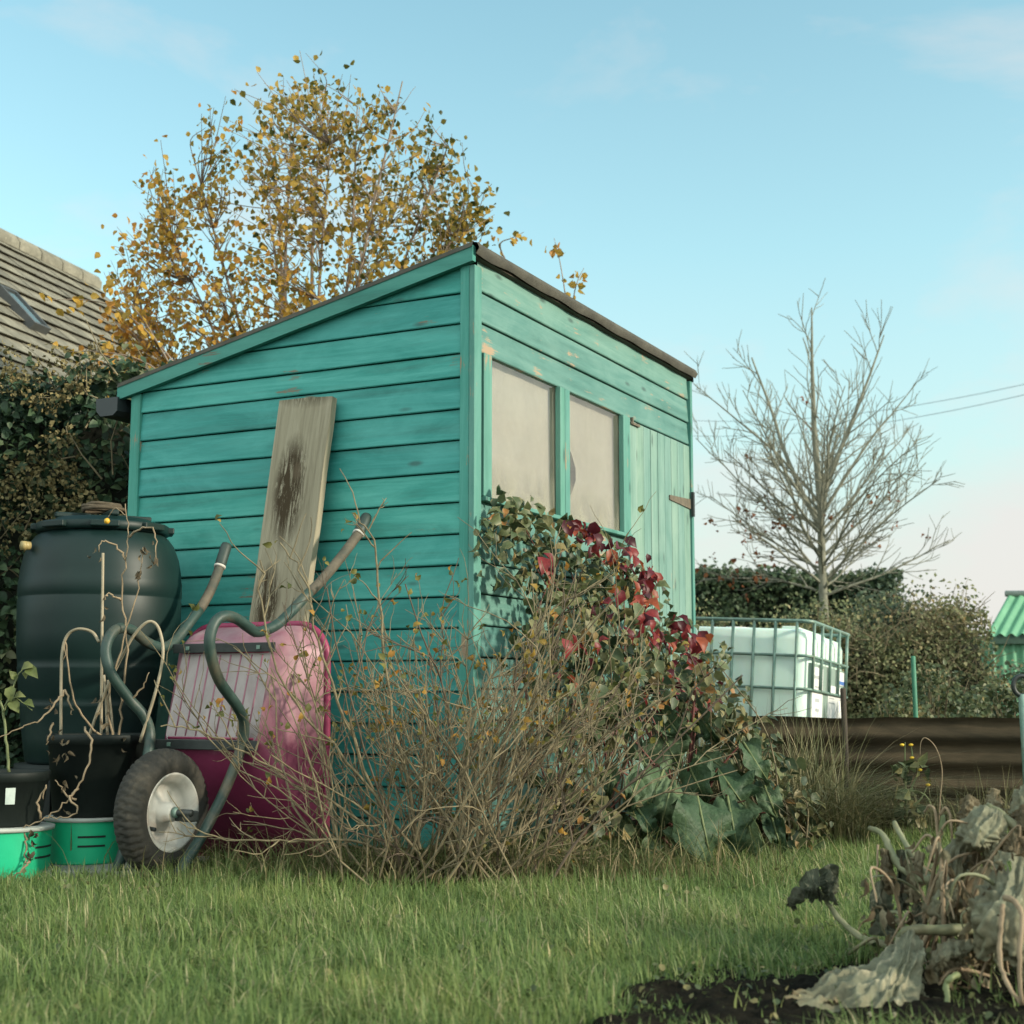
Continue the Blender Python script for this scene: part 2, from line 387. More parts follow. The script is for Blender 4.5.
def tilemat():
    m, nt, b = newmat('lichened_roof_tile')
    v = coords(nt); rn = attr_(nt)
    f = noise_(nt, v, 7, 8, 0.75, 0.3)
    col = ramp_(nt, f, [(0.25, (.092,.088,.066)), (0.5, (.168,.158,.12)), (0.72, (.26,.245,.19))])
    col = mix_(nt, 1.0, col, ramp_(nt, rn, [(0, gr(.72)), (1, gr(1.2))]), 'MULTIPLY')
    f2 = noise_(nt, v, 20, 6, 0.7); col = mix_(nt, ramp_(nt, f2, [(0.62, gr(0)), (0.70, gr(.7))]), col, (.46,.44,.33))
    L_(nt, col, b.inputs['Base Color']); b.inputs['Roughness'].default_value = .95; bump_(nt, b, f2, .5, .01); return m
M['tile'] = tilemat()
M['brick'] = simple('house_render', (.32,.25,.19), (.40,.32,.24), 5, 0.9, 0.2)
M['skyglass'] = simple('skylight_glass', (.12,.2,.24), (.14,.22,.26), 1, 0.06, 0, spec=1.0)
M['lead'] = simple('lead_flashing', (.05,.055,.055), (.08,.085,.085), 9, 0.6, 0.1)

M['bark_birch'] = simple('birch_stem_bark', (.16,.11,.075), (.32,.26,.20), 9, 0.8, 0.3, stretch=(1, 1, .5))
M['bark'] = simple('bare_tree_bark', (.12,.125,.09), (.24,.235,.18), 12, 0.9, 0.5, stretch=(1, 1, .3))
M['twig'] = simple('tan_twig_bark', (.105,.085,.048), (.225,.185,.108), 25, 0.8, 0.3)
M['twigdark'] = simple('dark_twig_bark', (.075,.055,.04), (.14,.105,.07), 25, 0.85, 0.3)
M['redstem'] = simple('red_stem', (.09,.025,.022), (.15,.05,.035), 25, 0.6, 0.2)
M['birchleaf'] = leafmat('birch_leaf', [(0, (.05,.065,.018)), (.30, (.18,.155,.032)), (.55, (.42,.28,.055)), (.8, (.54,.34,.062)), (1, (.46,.22,.042))], .5, .5)
M['rustleaf'] = leafmat('rust_leaf', [(0, (.16,.05,.02)), (.5, (.24,.09,.03)), (1, (.10,.045,.025))], .7, .25)
M['ivy'] = leafmat('ivy_leaf', [(0, (.015,.036,.020)), (.5, (.038,.072,.036)), (.85, (.07,.10,.046)), (1, (.125,.135,.07))], .5, .12, spec=.22)
M['ivyflower'] = leafmat('ivy_flower', [(0, (.09,.08,.035)), (.6, (.17,.14,.06)), (1, (.25,.20,.09))], .8, .1)
M['hedgedark'] = leafmat('dark_hedge_leaf', [(0, (.026,.050,.024)), (.6, (.058,.090,.042)), (1, (.10,.125,.058))], .6, .15)
M['hedgebrown'] = leafmat('olive_hedge_leaf', [(0, (.065,.088,.042)), (.35, (.135,.155,.070)), (.65, (.205,.205,.10)), (.9, (.28,.25,.14)), (1, (.30,.22,.09))], .7, .2)
M['hedgemid'] = leafmat('grey_green_bush_leaf', [(0, (.036,.062,.040)), (.5, (.070,.10,.060)), (.85, (.12,.135,.07)), (1, (.20,.17,.09))], .6, .2)
M['bramble'] = leafmat('bramble_leaf', [(0, (.035,.055,.028)), (.5, (.075,.10,.045)), (.85, (.14,.15,.065)), (1, (.24,.19,.08))], .5, .25)
M['climber'] = leafmat('climber_leaf', [(0, (.022,.04,.022)), (.35, (.05,.075,.032)), (.66, (.11,.13,.055)), (.92, (.20,.18,.08)), (1, (.26,.12,.03))], .5, .2, (.24,.215,.11))
M['redleaf'] = leafmat('crimson_leaf', [(0, (.05,.010,.016)), (.4, (.13,.016,.022)), (.75, (.21,.028,.028)), (1, (.30,.08,.03))], .45, .3)
M['budleaf'] = leafmat('twig_leaf', [(0, (.07,.085,.025)), (.5, (.17,.16,.04)), (.8, (.32,.20,.04)), (1, (.36,.15,.025))], .6, .3)
M['potleaf'] = leafmat('pot_plant_leaf', [(0, (.10,.13,.04)), (1, (.22,.23,.09))], .55, .3)
M['deadleaf2'] = leafmat('dry_scrap', [(0, (.05,.035,.02)), (.4, (.12,.09,.05)), (.75, (.17,.155,.095)), (1, (.27,.235,.15))], .8, .25)
M['deadleaf'] = leafmat('shrivelled_leaf', [(0, (.05,.04,.025)), (1, (.15,.12,.075))], .85, .1)
M['longgrass'] = leafmat('long_grass_blade', [(0, (.06,.075,.03)), (.35, (.13,.135,.06)), (.7, (.24,.215,.115)), (1, (.36,.30,.17))], .6, .25)
M['drygrass'] = leafmat('dry_grass_blade', [(0, (.06,.09,.028)), (.45, (.12,.14,.05)), (.75, (.22,.19,.09)), (1, (.36,.28,.16))], .7, .25)
M['flower'] = simple('yellow_flower', (.6,.36,.02), (.68,.45,.04), 20, 0.6, 0)

def grassmat():
    m, nt, b = newmat('lawn_grass_blade')
    rn = attr_(nt)
    col = ramp_(nt, rn, [(0, (.070,.120,.034)), (.40, (.145,.215,.062)), (.72, (.21,.27,.09)), (.90, (.30,.31,.13)), (1, (.45,.40,.23))])
    v = coords(nt); f = noise_(nt, v, 2.3, 4, .6)
    col = mix_(nt, 1.0, col, ramp_(nt, f, [(0.3, (.82,.90,.85)), (0.55, (1, 1, 1)), (0.75, (1.25,1.12,.95))]), 'MULTIPLY')
    L_(nt, col, b.inputs['Base Color']); b.inputs['Roughness'].default_value = .5; b.inputs['Specular IOR Level'].default_value = .3
    tr = N_(nt, 'ShaderNodeBsdfTranslucent'); L_(nt, col, tr.inputs['Color'])
    mx = N_(nt, 'ShaderNodeMixShader'); mx.inputs[0].default_value = .4
    L_(nt, b.outputs[0], mx.inputs[1]); L_(nt, tr.outputs[0], mx.inputs[2]); L_(nt, mx.outputs[0], nt.nodes['Material Output'].inputs['Surface'])
    return m
M['grass'] = grassmat()

def groundmat():
    m, nt, b = newmat('garden_ground'); v = coords(nt)
    f = noise_(nt, v, 1.2, 6, .65); f2 = noise_(nt, v, 28, 6, .7)
    col = ramp_(nt, f, [(0.3, (.030,.042,.018)), (0.7, (.055,.068,.028))])
    col = mix_(nt, 1.0, col, ramp_(nt, f2, [(0.3, gr(.55)), (0.7, gr(1.3))]), 'MULTIPLY')
    L_(nt, col, b.inputs['Base Color']); b.inputs['Roughness'].default_value = 1; b.inputs['Specular IOR Level'].default_value = .1
    bump_(nt, b, f2, .8, .02); return m
M['ground'] = groundmat()
M['soil'] = simple('dark_wet_soil', (.005,.0048,.0036), (.018,.016,.011), 22, 1.0, 0.9, spec=.05)
def withermat(name, stops, k=1.0):
    m, nt, b = newmat(name); v = coords(nt)
    f = noise_(nt, v, 22, 8, .75, .6); f2 = noise_(nt, v, 6, 5, .6, .3)
    a = math_(nt, 'ADD', attr_(nt), math_(nt, 'MULTIPLY', math_(nt, 'SUBTRACT', f2, .5), .75))
    col = ramp_(nt, a, stops)
    col = mix_(nt, 1.0, col, ramp_(nt, f, [(.28, gr(.55)), (.72, gr(1.35))]), 'MULTIPLY')
    L_(nt, col, b.inputs['Base Color']); b.inputs['Roughness'].default_value = .75; b.inputs['Specular IOR Level'].default_value = .25
    bump_(nt, b, f, .7, .004)
    tr = N_(nt, 'ShaderNodeBsdfTranslucent'); L_(nt, col, tr.inputs['Color'])
    mx = N_(nt, 'ShaderNodeMixShader'); mx.inputs[0].default_value = .26
    L_(nt, b.outputs[0], mx.inputs[1]); L_(nt, tr.outputs[0], mx.inputs[2]); L_(nt, mx.outputs[0], nt.nodes['Material Output'].inputs['Surface'])
    return m
M['wither'] = withermat('withered_leaf', [(0, (.40,.36,.24)), (.16, (.205,.21,.138)), (.42, (.175,.165,.105)), (.70, (.165,.128,.07)), (1, (.04,.028,.016))])
M['witherdark'] = withermat('withered_leaf_dark', [(0, (.22,.20,.13)), (.2, (.075,.085,.055)), (.6, (.05,.05,.033)), (1, (.025,.02,.013))])
M['witherbrown'] = withermat('withered_leaf_brown', [(0, (.25,.21,.13)), (.2, (.12,.10,.058)), (.55, (.10,.072,.038)), (1, (.035,.024,.013))])
M['stalk'] = simple('withered_stalk', (.11,.12,.06), (.21,.215,.125), 18, 0.6, 0.3, dirt=(.13,.08,.04), dirtamt=.6)
def dockmat():
    m, nt, b = newmat('broad_green_leaf'); v = coords(nt); rn = attr_(nt)
    col = ramp_(nt, rn, [(0, (.036,.068,.033)), (.6, (.068,.108,.053)), (1, (.098,.14,.070))])
    f = noise_(nt, v, 30, 5, .7); col = mix_(nt, 1.0, col, ramp_(nt, f, [(.3, gr(.75)), (.7, gr(1.25))]), 'MULTIPLY')
    L_(nt, col, b.inputs['Base Color']); b.inputs['Roughness'].default_value = .55; b.inputs['Specular IOR Level'].default_value = .25
    w = N_(nt, 'ShaderNodeTexVoronoi', feature='DISTANCE_TO_EDGE'); w.inputs['Scale'].default_value = 42; L_(nt, v, w.inputs['Vector'])
    bump_(nt, b, math_(nt, 'ADD', f, math_(nt, 'MULTIPLY', w.outputs['Distance'], 1.2)), .6, .006)
    tr = N_(nt, 'ShaderNodeBsdfTranslucent'); L_(nt, col, tr.inputs['Color'])
    mx = N_(nt, 'ShaderNodeMixShader'); mx.inputs[0].default_value = .15
    L_(nt, b.outputs[0], mx.inputs[1]); L_(nt, tr.outputs[0], mx.inputs[2]); L_(nt, mx.outputs[0], nt.nodes['Material Output'].inputs['Surface'])
    return m
M['dock'] = dockmat()

# ================================================================== GROUND
def gz(x, y): return 0.0
g = MB()
xs = np.concatenate([[-150,-60,-25,-12], np.arange(-6, 8.01, .25), [14,30,70,150]]); ys = np.concatenate([[-60,-20,-5], np.arange(0, 10.01, .25), [14,22,40,90,200]])
G = np.zeros((len(xs), len(ys), 3))
for i, x in enumerate(xs):
    for j, y in enumerate(ys):
        z = 0.012*mnoise.noise((x*.9, y*.9, 0)) if 1 < y < 7 else 0
        G[i, j] = (x, y, z-.012)
g.grid(G); tag(g.build('ground', M['ground']), kind='structure')

# bare soil patch in the foreground
sp = MB()
GS = np.zeros((170, 140, 3))
for i in range(170):
    for j in range(140):
        x = -0.15+i/169*1.75; y = 2.35+j/139*1.55
        e = max(.8-((x-.62)/.66)**2-((y-2.88)/.50)**2, .9-((x-1.02)/.5)**2-((y-3.05)/.46)**2) + .5*mnoise.noise((x*4, y*4, 3.3))
        h = .028*max(0, min(1, e*2)) + ((.016*mnoise.fractal((x*14, y*14, 1.7), 1.0, 2.0, 4)+.010*abs(mnoise.noise((x*45, y*45, 2)))+.006*mnoise.noise((x*90, y*90, 4)))*min(1, e*3) if e > 0 else 0)
        GS[i, j] = (x, y, -.022 + h)
sp.grid(GS); tag(sp.build('soil', M['soil']), kind='structure')

# ================================================================== SHED
shed = thing('garden_shed', 'turquoise painted timber shed with sloping felt roof and two cream windows', 'shed', tuple(SC), (0, 0, math.atan2(BV[1], BV[0])))
LF, LS = 2.41, 1.675
def roofz(y): return 2.322 - 0.216*(y+0.01)       # top of barge board line
def lap(mb, bots, top, a0, a1, axis, clip=None, seg=60, gap=.0052, mi=0):
    """lapped boards; axis 1: on side wall (outward -x, runs along y). axis 0: on front wall (outward -y, runs along x)"""
    bots = sorted(bots)
    for k, zb in enumerate(bots):
        zt = bots[k+1] if k+1 < len(bots) else top
        t = np.linspace(a0, a1, seg); rr = random.random()
        prof = [(-.014, zb), (.0145, zb), (.0170, zb+.004), (.007, zt-gap), (-.014, zt-gap)]
        ph = random.random()*50
        G = np.zeros((seg, len(prof), 3))
        for i, u in enumerate(t):
            wob = .0016*mnoise.noise((u*2.1, ph, 0)) + .0007*mnoise.noise((u*9, ph, 5)); bow = .0016*mnoise.noise((u*1.5, ph, 9))
            for j, (o, z) in enumerate(prof):
                zz = z + (wob if j < 3 else 0)
                if clip is not None: zz = min(zz, clip(u))
                oo = o + (bow if j in (1, 2, 3) else 0)
                G[i, j] = (-oo, u, zz) if axis == 1 else (u, -oo, zz)
        keep = [i for i in range(seg) if clip is None or clip(t[i]) > zb+.002]
        if len(keep) < 2: continue
        mb.grid(G[keep[0]:keep[-1]+1], mi, rr, False)
sb = [2.154, 2.034, 1.916, 1.822, 1.698, 1.577, 1.454, 1.337, 1.215, 1.096, .977, .859, .739, .62, .50, .38, .26, .14, .03]
mb = MB(); lap(mb, sb, 2.40, .03, 1.625, 1, lambda y: roofz(y)-.035)
# backing behind the gaps and the hidden walls
mb.box((.045, LS/2, 1.0), (.03, LS-.02, 1.94), 1)
mb.add([(.03,.03,1.97),(.06,.03,1.97),(.06,LS-.03,1.97),(.03,LS-.03,1.97),(.03,.03,2.27),(.06,.03,2.27),(.06,LS-.03,1.91),(.03,LS-.03,1.91)],
       [(0,3,7,4),(1,5,6,2),(4,7,6,5)], 1)
mb.build('side_cladding', [M['side'], M['recess']], shed)
mb = MB(); lap(mb, [2.170, 2.046, 1.926], 2.300, .03, 2.382, 0)
mb.build('upper_front_cladding', [M['front']], shed)
mb = MB(); lap(mb, [.03,.15,.27,.39,.51,.63,.75,.87,.99,1.11,1.23], 1.352, .03, 1.53, 0)
mb.build('lower_front_cladding', [M['front']], shed)
mb = MB()
mb.box((LF/2, .05, .67), (LF-.04, .02, 1.3)); mb.box((LF/2, .05, 2.1), (LF-.04, .02, .36)); 
mb.box((LF-.02, LS/2, .95), (.03, LS-.1, 1.85)); mb.box((LF/2, LS-.03, .965), (LF-.1, .03, 1.88)); mb.add([(LF-.034,.03,1.87),(LF-.006,.03,1.87),(LF-.006,LS-.03,1.87),(LF-.034,LS-.03,1.87),(LF-.034,.03,2.26),(LF-.006,.03,2.26),(LF-.006,LS-.03,1.925),(LF-.034,LS-.03,1.925)], [(0,4,7,3),(1,2,6,5),(4,5,6,7)]); mb.box((LF/2, LS/2, .04), (LF-.14, LS-.14, .04))
mb.box((1.98, .07, 1.66), (.80, .02, .56))
mb.build('inner_walls', M['inside'], shed)
# corner trims
def wavy_board(mb, c, d, rnd=.5): mb.box(c, d, 0, rnd, None, .003)
mb = MB(); wavy_board(mb, (-.012, .0165, 1.135), (.026, .040, 2.24), .4); mb.build('corner_post', M['trimv'], shed)
mb = MB(); wavy_board(mb, (.003, -.0165, 1.135), (.058, .025, 2.24), .6); mb.build('corner_trim', M['trimf'], shed)
mb = MB(); wavy_board(mb, (-.012, LS-.026, .97), (.026, .052, 1.87), .6); mb.build('corner_trim', M['trimv'], shed)
mb = MB(); wavy_board(mb, (2.395, -.010, 1.14), (.030, .040, 2.26), .5); mb.build('corner_trim', M['trimf'], shed)
# barge board on the side, follows the roof
mb = MB(); n = 30; G = []
for i in range(n):
    y = -.03 + i/(n-1)*1.765; zt = roofz(y); w = .062 + .002*mnoise.noise((y*3, 2, 0))
    G.append([(-.022, y, zt-w), (-.048, y, zt-w), (-.048, y, zt), (-.022, y, zt)])
G = np.array(G); mb.grid(np.concatenate([G, G[:, :1]], 1), 0, .5, False)
for e in (0, n-1): mb.add(list(G[e]), [(0,1,2,3)], 0)
mb.build('barge_board', M['barge'], shed)
# roof deck + felt with its turned down, wavy front flap
mb = MB(); n = 40
top = []; 
for i in range(n):
    x = -.040 + i/(n-1)*2.47
    row = []
    w = .047 + .003*math.sin(x*15+.6) + .005*mnoise.noise((x*6, 0, 0)); bulge = .004+.003*mnoise.noise((x*4, 3, 0))
    row.append((x, -.040-bulge*.4, roofz(-.04)+.010-w)); row.append((x, -.052-bulge, roofz(-.04)+.004-w*.4)); row.append((x, -.046, roofz(-.04)+.008)); row.append((x, -.03, roofz(-.03)+.014))
    for y in np.linspace(.1, 1.735, 12): row.append((x, y, roofz(y)+.012+.003*mnoise.noise((x*3, y*3, 0))))
    row.append((x, 1.75, roofz(1.75)-.03))
    top.append(row)
mb.grid(top, 0, .5, True)
mb.add([(-.045,-.03,roofz(-.03)+.014),(-.045,1.735,roofz(1.735)+.012),(-.052,1.735,roofz(1.735)-.008),(-.052,-.03,roofz(-.03)-.006)], [(0,1,2,3)])
mb.add([(2.431,-.03,roofz(-.03)+.014),(2.431,1.735,roofz(1.735)+.012),(2.436,1.735,roofz(1.735)-.03),(2.436,-.03,roofz(-.03)-.05)], [(0,3,2,1)])
mb.build('roof_felt', M['felt'], shed)
mb = MB(); mb.add([(-.02,-.03,roofz(0)-.03),(2.42,-.03,roofz(0)-.03),(2.42,1.73,roofz(1.73)-.025),(-.02,1.73,roofz(1.73)-.025),(-.02,-.03,roofz(0)-.006),(2.42,-.03,roofz(0)-.006),(2.42,1.73,roofz(1.73)-.003),(-.02,1.73,roofz(1.73)-.003)],
       [(0,3,2,1),(4,5,6,7),(0,1,5,4),(1,2,6,5),(2,3,7,6),(3,0,4,7)]); mb.build('roof_deck', M['inside'], shed)
# windows
def window(x0, x1, jl, jr, gape=0.0):
    fr = MB()

    z0, z1 = 1.362, 1.924
    for (a, b) in ((x0-jl, x0), (x1, x1+jr)): fr.box(((a+b)/2, -.016, (z0+z1)/2), (b-a, .026, z1-z0), 0, random.random(), None, .003)
    fr.box(((x0-jl+x1+jr)/2, -.019, 1.352), (x1-x0+jl+jr, .040, .017), 0, .7, None, .003)
    o = fr.build('window', M['trimf'], shed)
    p = MB(); p.add([(x0,-.002,z0),(x1,-.002,z0),(x1,-.002,z1),(x0,-.002,z1),(x0,.002,z0),(x1,.002,z0),(x1,.002,z1),(x0,.002,z1)],
                    [(0,1,2,3),(5,4,7,6),(0,4,5,1),(1,5,6,2),(2,6,7,3),(3,7,4,0)]); p.build('pane', M['glass'], o)
    c = MB(); G = np.zeros((40, 12, 3))
    for i in range(40):
        for j in range(12):
            u = i/39; z = z0-.02+j/11*(z1-z0+.03); xl = x0-.02 + gape*max(0, math.sin(PI*min(1, j/9)))**1.5; x = xl+u*(x1+.11-xl)
            G[i, j] = (x, .028 + .006*mnoise.noise((x*4, z*1.2, 2)) + .0008*math.sin(x*40+2*mnoise.noise((x*3, z*2, 0))) + .010*math.exp(-((u-.06)/.05)**2), z)
    c.grid(G); c.build('sheet', M['sheet'], o)
    return o
w1 = window(.119, .748, .066, .046); w2 = window(.846, 1.452, .048, .083, .21)
# door of upright boards, latch and strap hinge
mb = MB(); nb = 9
for k in range(nb):
    x0 = 1.545 + k*(2.381-1.545)/nb; x1 = x0 + (2.381-1.545)/nb - .004
    mb.box(((x0+x1)/2, -.010+.002*random.uniform(-1, 1), 1.01), (x1-x0, .020, 1.812 if k else 1.812), 0, random.random(), None, .003)
mb.box((1.96, .012, 1.0), (.82, .012, 1.79), 1)
door = mb.build('door', [M['door'], M['recess']], shed)
def hinge(z):
    h = MB(); h.add([(2.06,-.0225,z-.012),(2.366,-.0225,z-.026),(2.366,-.0225,z+.026),(2.06,-.0225,z+.012),(2.06,-.028,z-.012),(2.366,-.028,z-.026),(2.366,-.028,z+.026),(2.06,-.028,z+.012)],
                    [(0,1,2,3),(7,6,5,4),(0,4,5,1),(1,5,6,2),(2,6,7,3),(3,7,4,0)])
    h.box((2.378, -.036, z), (.020, .014, .13), 1); h.build('hinge', [M['hinge'], M['dark']], door)
hinge(1.605); hinge(.35)
h = MB(); h.box((1.60, -.026, 1.902), (.11, .012, .012)); h.box((1.562, -.026, 1.915), (.014, .016, .03)); h.build('latch', M['hinge'], door)
# gutter along the back eave
mb = MB(); G = []
for x in (-.06, 2.46):
    G.append([(x, 1.720, 1.895), (x, 1.720, 1.835), (x, 1.745, 1.815), (x, 1.815, 1.815), (x, 1.840, 1.84), (x, 1.845, 1.895), (x, 1.837, 1.895), (x, 1.830, 1.845), (x, 1.810, 1.825), (x, 1.750, 1.825), (x, 1.730, 1.84), (x, 1.728, 1.895)])
mb.grid(G, 0, .5, False); mb.add(G[0][:6], [(0,1,2,3,4,5)]); mb.build('gutter', M['gutter'], shed)

# ================================================================== LEANING PLANK
def sidept(px, py, off): return shed_l(PP(px, py, SC-BV*off, BV))
tl = sidept(282, 401, .05); tr = sidept(335, 398, .05); bl_ = sidept(252, 622, .16); br = sidept(306, 622, .16)
def ext(a, b):   # extend to the ground
    t = a[2]/(a[2]-b[2]); return a + (b-a)*t
g0, g1 = ext(tl, bl_), ext(tr, br)
wtl, wtr, wg0, wg1 = [shed_w(*q) for q in (tl, tr, g0, g1)]
base = (wg0+wg1)/2; zax = unit(((wtl+wtr)/2-base)); xax = unit(wtr-wtl); xax = unit(xax - zax*(xax@zax)); yax = np.cross(zax, xax)
plen = np.linalg.norm((wtl+wtr)/2-base); pw = (np.linalg.norm(wtr-wtl)+np.linalg.norm(wg1-wg0))/4
mb = MB(); n = 50; G = []
for i in range(n):
    z = i/(n-1)*plen; e = .003*mnoise.noise((z*5, 0, 0)); e2 = .003*mnoise.noise((z*5, 7, 0)); c = .004*mnoise.noise((z*2, 3, 0))
    G.append([(-pw+e, -.018, z), (0, -.016+c, z), (pw+e2, -.018, z), (pw+e2, .016, z), (-pw+e, .016, z)])
G = np.array(G)
G[-1, :, 2] += np.array([-.004, .004, .002, .002, -.004])
mb.grid(np.concatenate([G, G[:, :1]], 1), 0, .5, False); mb.add(G[-1], [(0,1,2,3,4)]); mb.add(G[0], [(4,3,2,1,0)])
pk = mb.build('plank', M['plank']); pk.matrix_world = Matrix([[xax[0],yax[0],zax[0],base[0]],[xax[1],yax[1],zax[1],base[1]],[xax[2],yax[2],zax[2],base[2]],[0,0,0,1]])
tag(pk, 'weathered grey plank with dark rot stain leaning on the turquoise shed wall', 'plank')

# ================================================================== WHEELBARROW
WC = np.array([-1.205, 4.93, 0.21]); Wv = np.array([math.cos(YAW), -math.sin(YAW), 0]); Nv = np.array([-math.sin(YAW), -math.cos(YAW), 0])
bar = thing('wheelbarrow', 'magenta plastic wheelbarrow stood on its nose against the shed', 'wheelbarrow', (WC[0], WC[1], 0), (0, 0, -YAW))
def bl3(px, py, w):
    q = PP(px, py, WC+Wv*w, Wv)-WC; return (w, -(q@Nv), q[2]+.21)
RT = [(366,518,.28),(362,528,.28),(345,552,.28),(322,580,.275),(305,597,.27),(288,615,.265),(275,626,.26),(258,632,.25),(248,627,.25),(237,619,.25),(226,616,.25),(217,620,.245),(211,632,.24),(210,650,.235),(219,680,.22),(237,706,.2),(244,723,.18),(241,748,.16),(225,790,.13),(205,830,.12),(190,855,.115),(178,876,.11)]
LT = [(226,547,-.28),(222,560,-.28),(213,585,-.275),(202,606,-.27),(190,622,-.26),(178,638,-.255),(168,646,-.25),(158,647,-.25),(145,641,-.25),(133,631,-.25),(122,628,-.25),(113,632,-.25),(107,643,-.245),(106,656,-.24),(112,675,-.22),(130,700,-.2),(144,716,-.17),(150,735,-.16),(146,765,-.14),(138,800,-.125),(127,840,-.12),(116,874,-.11)]
for T_ in (RT, LT):
    p3 = smooth_path([bl3(*t) for t in T_], 4)
    p3[:, 2] = np.maximum(p3[:, 2], .016)
    k = 16 if T_ is RT else 14
    mb = MB(); mb.tube(p3[k-1:], .0190, 14, 0); mb.tube(p3[2:k], .0191, 14, 1)
    fo = mb.build('frame_tube', [M['frame'], M['handle']], bar)
    mb = MB(); d = p3[0]-p3[5]; d = d/np.linalg.norm(d); 
    mb.tube([p3[5], p3[5]+d*.004, p3[0], p3[0]+d*.012, p3[0]+d*.016], [.0215, .0225, .0225, .019, .010], 14, 0)
    mb.tube([p3[5]-d*.010, p3[5]-d*.001], [.0235, .0235], 14, 1)
    mb.build('grip', [M['grip'], M['ring']], fo)
# tray
def rrect(hw, z0, z1, rad, k=10, hwt=None):
    pts = []; hwt = hw if hwt is None else hwt
    for (cx, cz, a0, h) in ((hwt-rad, z1-rad, 0, 0), (-(hwt-rad), z1-rad, 90, 0), (-(hw-rad), z0+rad, 180, 0), (hw-rad, z0+rad, 270, 0)):
        for i in range(k):
            a = R(a0+90*i/(k-1)); pts.append((cx+rad*math.cos(a), cz+rad*math.sin(a)))
    # subdivide straight runs
    out = []
    for i in range(len(pts)):
        p = pts[i]; q = pts[(i+1) % len(pts)]; d = math.hypot(q[0]-p[0], q[1]-p[1])
        m_ = max(1, int(d/.03)) if d > .05 else 1
        out.append((p, q, m_))
    return pts
def loop(t, grow=0.0):
    # t 0 rim .. 1 floor
    hw = .332*(1-t)+.205*t + grow; hwt = .325*(1-t)+.200*t + grow; z0 = .012*(1-t)+.43*t - grow; z1 = .862*(1-t)+.79*t + grow; rad = .13*(1-t)+.045*t
    pts = rrect(hw, z0, z1, rad, 10, hwt); o = []
    for (w, z) in pts:
        nf = .285 + (z-.44)/.33*.085
        nr = .535
        nn = nr*(1-t)+nf*t - .028*math.sin(PI*t)
        o.append((w, nn, z))
    return o
mb = MB(); ts = [0, .12, .3, .5, .7, .86, .95, 1.0]; G = [loop(t, .004*math.sin(PI*t)) for t in ts]
G = np.array(G); mb.grid(np.concatenate([G, G[:, :1]], 1), 0, .5, True)
Gi = [loop(t, -.006) for t in ts]; Gi = np.array(Gi); Gi[:, :, 1] += .006
mb.grid(np.concatenate([Gi, Gi[:, :1]], 1)[::-1], 0, .5, True)
ring = G[-1]; mb.add(list(ring), [tuple(range(len(ring)))], 1, .5)
mb.add(list(Gi[-1]), [tuple(range(len(ring)-1, -1, -1))], 0, .5)
rim0 = np.array(loop(0, .003)); mb.tube(np.vstack([rim0, rim0[:2]]), .0125, 8, 2, .5, False)
# ribs on the bleached floor plate and on the nose
fz = lambda z: .285 + (z-.44)/.33*.085
for w in np.linspace(-.165, .165, 8):
    mb.tube([(w*.97, fz(.46)+.0005, .46), (w, fz(.75)+.0005, .75)], .0034, 6, 3)
for zz in (.452, .760):
    mb.tube([(-.19, fz(zz)-.001, zz), (.19, fz(zz)-.001, zz)], .005, 6, 2)
for k, zz in enumerate((.405, .39, .375)):
    t = (zz-.012)/(.43-.012); nn = .535*(1-t)+.285*t-.028*math.sin(PI*t)
    mb.tube([(.08, nn-.002, zz), (.19, nn-.002, zz)], .004, 6, 2)
for w in (-.10, 0, .10):
    pts = []
    for t in np.linspace(.95, .1, 12):
        zz = .012*(1-t)+.43*t; pts.append((w*(1.2-.2*t), .535*(1-t)+.285*t-.028*math.sin(PI*t)+.001, zz))
    mb.tube(pts, .006, 6, 0)
mb.build('tray', [M['tray'], M['bleach'], M['lip'], M['ribpink']], bar)
# flat steel straps across the tray floor
for zz in (.775, .43):
    mb = MB(); mb.box((0, fz(zz)-.022, zz), (.46, .006, .034), 0, .5, None, .002)
    for w in (-.16, .16): mb.box((w, fz(zz)-.027, zz), (.014, .006, .014), 1)
    for w in (-.2, .2): mb.box((w*.8, fz(zz)-.010, zz), (.03, .022, .028), 0)
    mb.build('cross_strap', [M['dark'], M['cage']], bar)
# wheel
wheel = thing("wheel", None, None)
wheel.parent = bar; wheel.location = (0, .045, .212)
mb = MB(); n = 240; prof = []
for k in range(22):
    a = -PI*0.80 + 1.6*PI*k/21; prof.append((a,))
vs = []; fs = []
rt, rc, wx = .0515, .158, .055
for j in range(n):
    th = 2*PI*j/n
    for k in range(22):
        a = -PI*.80+1.6*PI*k/21
        rr_ = rc + rt*math.cos(a)*(1.0 if math.cos(a) < 0 else 1.0); xx = wx*math.sin(a)
        if math.cos(a) > .45:   # tread blocks
            ph = (j + (k//2 % 2)*2.5 + abs(k-10.5)*.4) % 5
            rr_ += .0035 if ph < 3.2 and k not in (7, 14) else -.004
        elif math.cos(a) > .2 and j % 5 < 2.5: rr_ += .003
        vs.append((xx, rr_*math.cos(th), rr_*math.sin(th)))
for j in range(n):
    j2 = (j+1) % n
    for k in range(21): fs.append((j*22+k, j*22+k+1, j2*22+k+1, j2*22+k))
mb.add(vs, fs, 0, .5, True); mb.build('tyre', M['tyre'], wheel)
mb = MB(); half = [(.128, .036), (.135, .042), (.132, .048), (.124, .047), (.117, .036), (.107, .031), (.100, .012), (.092, -.010), (.07, -.013), (.05, -.002), (.036, .004), (.031, .046), (.018, .049), (.0, .049)]
mb.lathe(half, 56, 'X'); mb.lathe([(r, -x) for (r, x) in half if r > .095][::-1], 56, 'X')
mb.tube([(-.012, -.060, -.050), (.024, -.063, -.053)], .007, 8, 1)
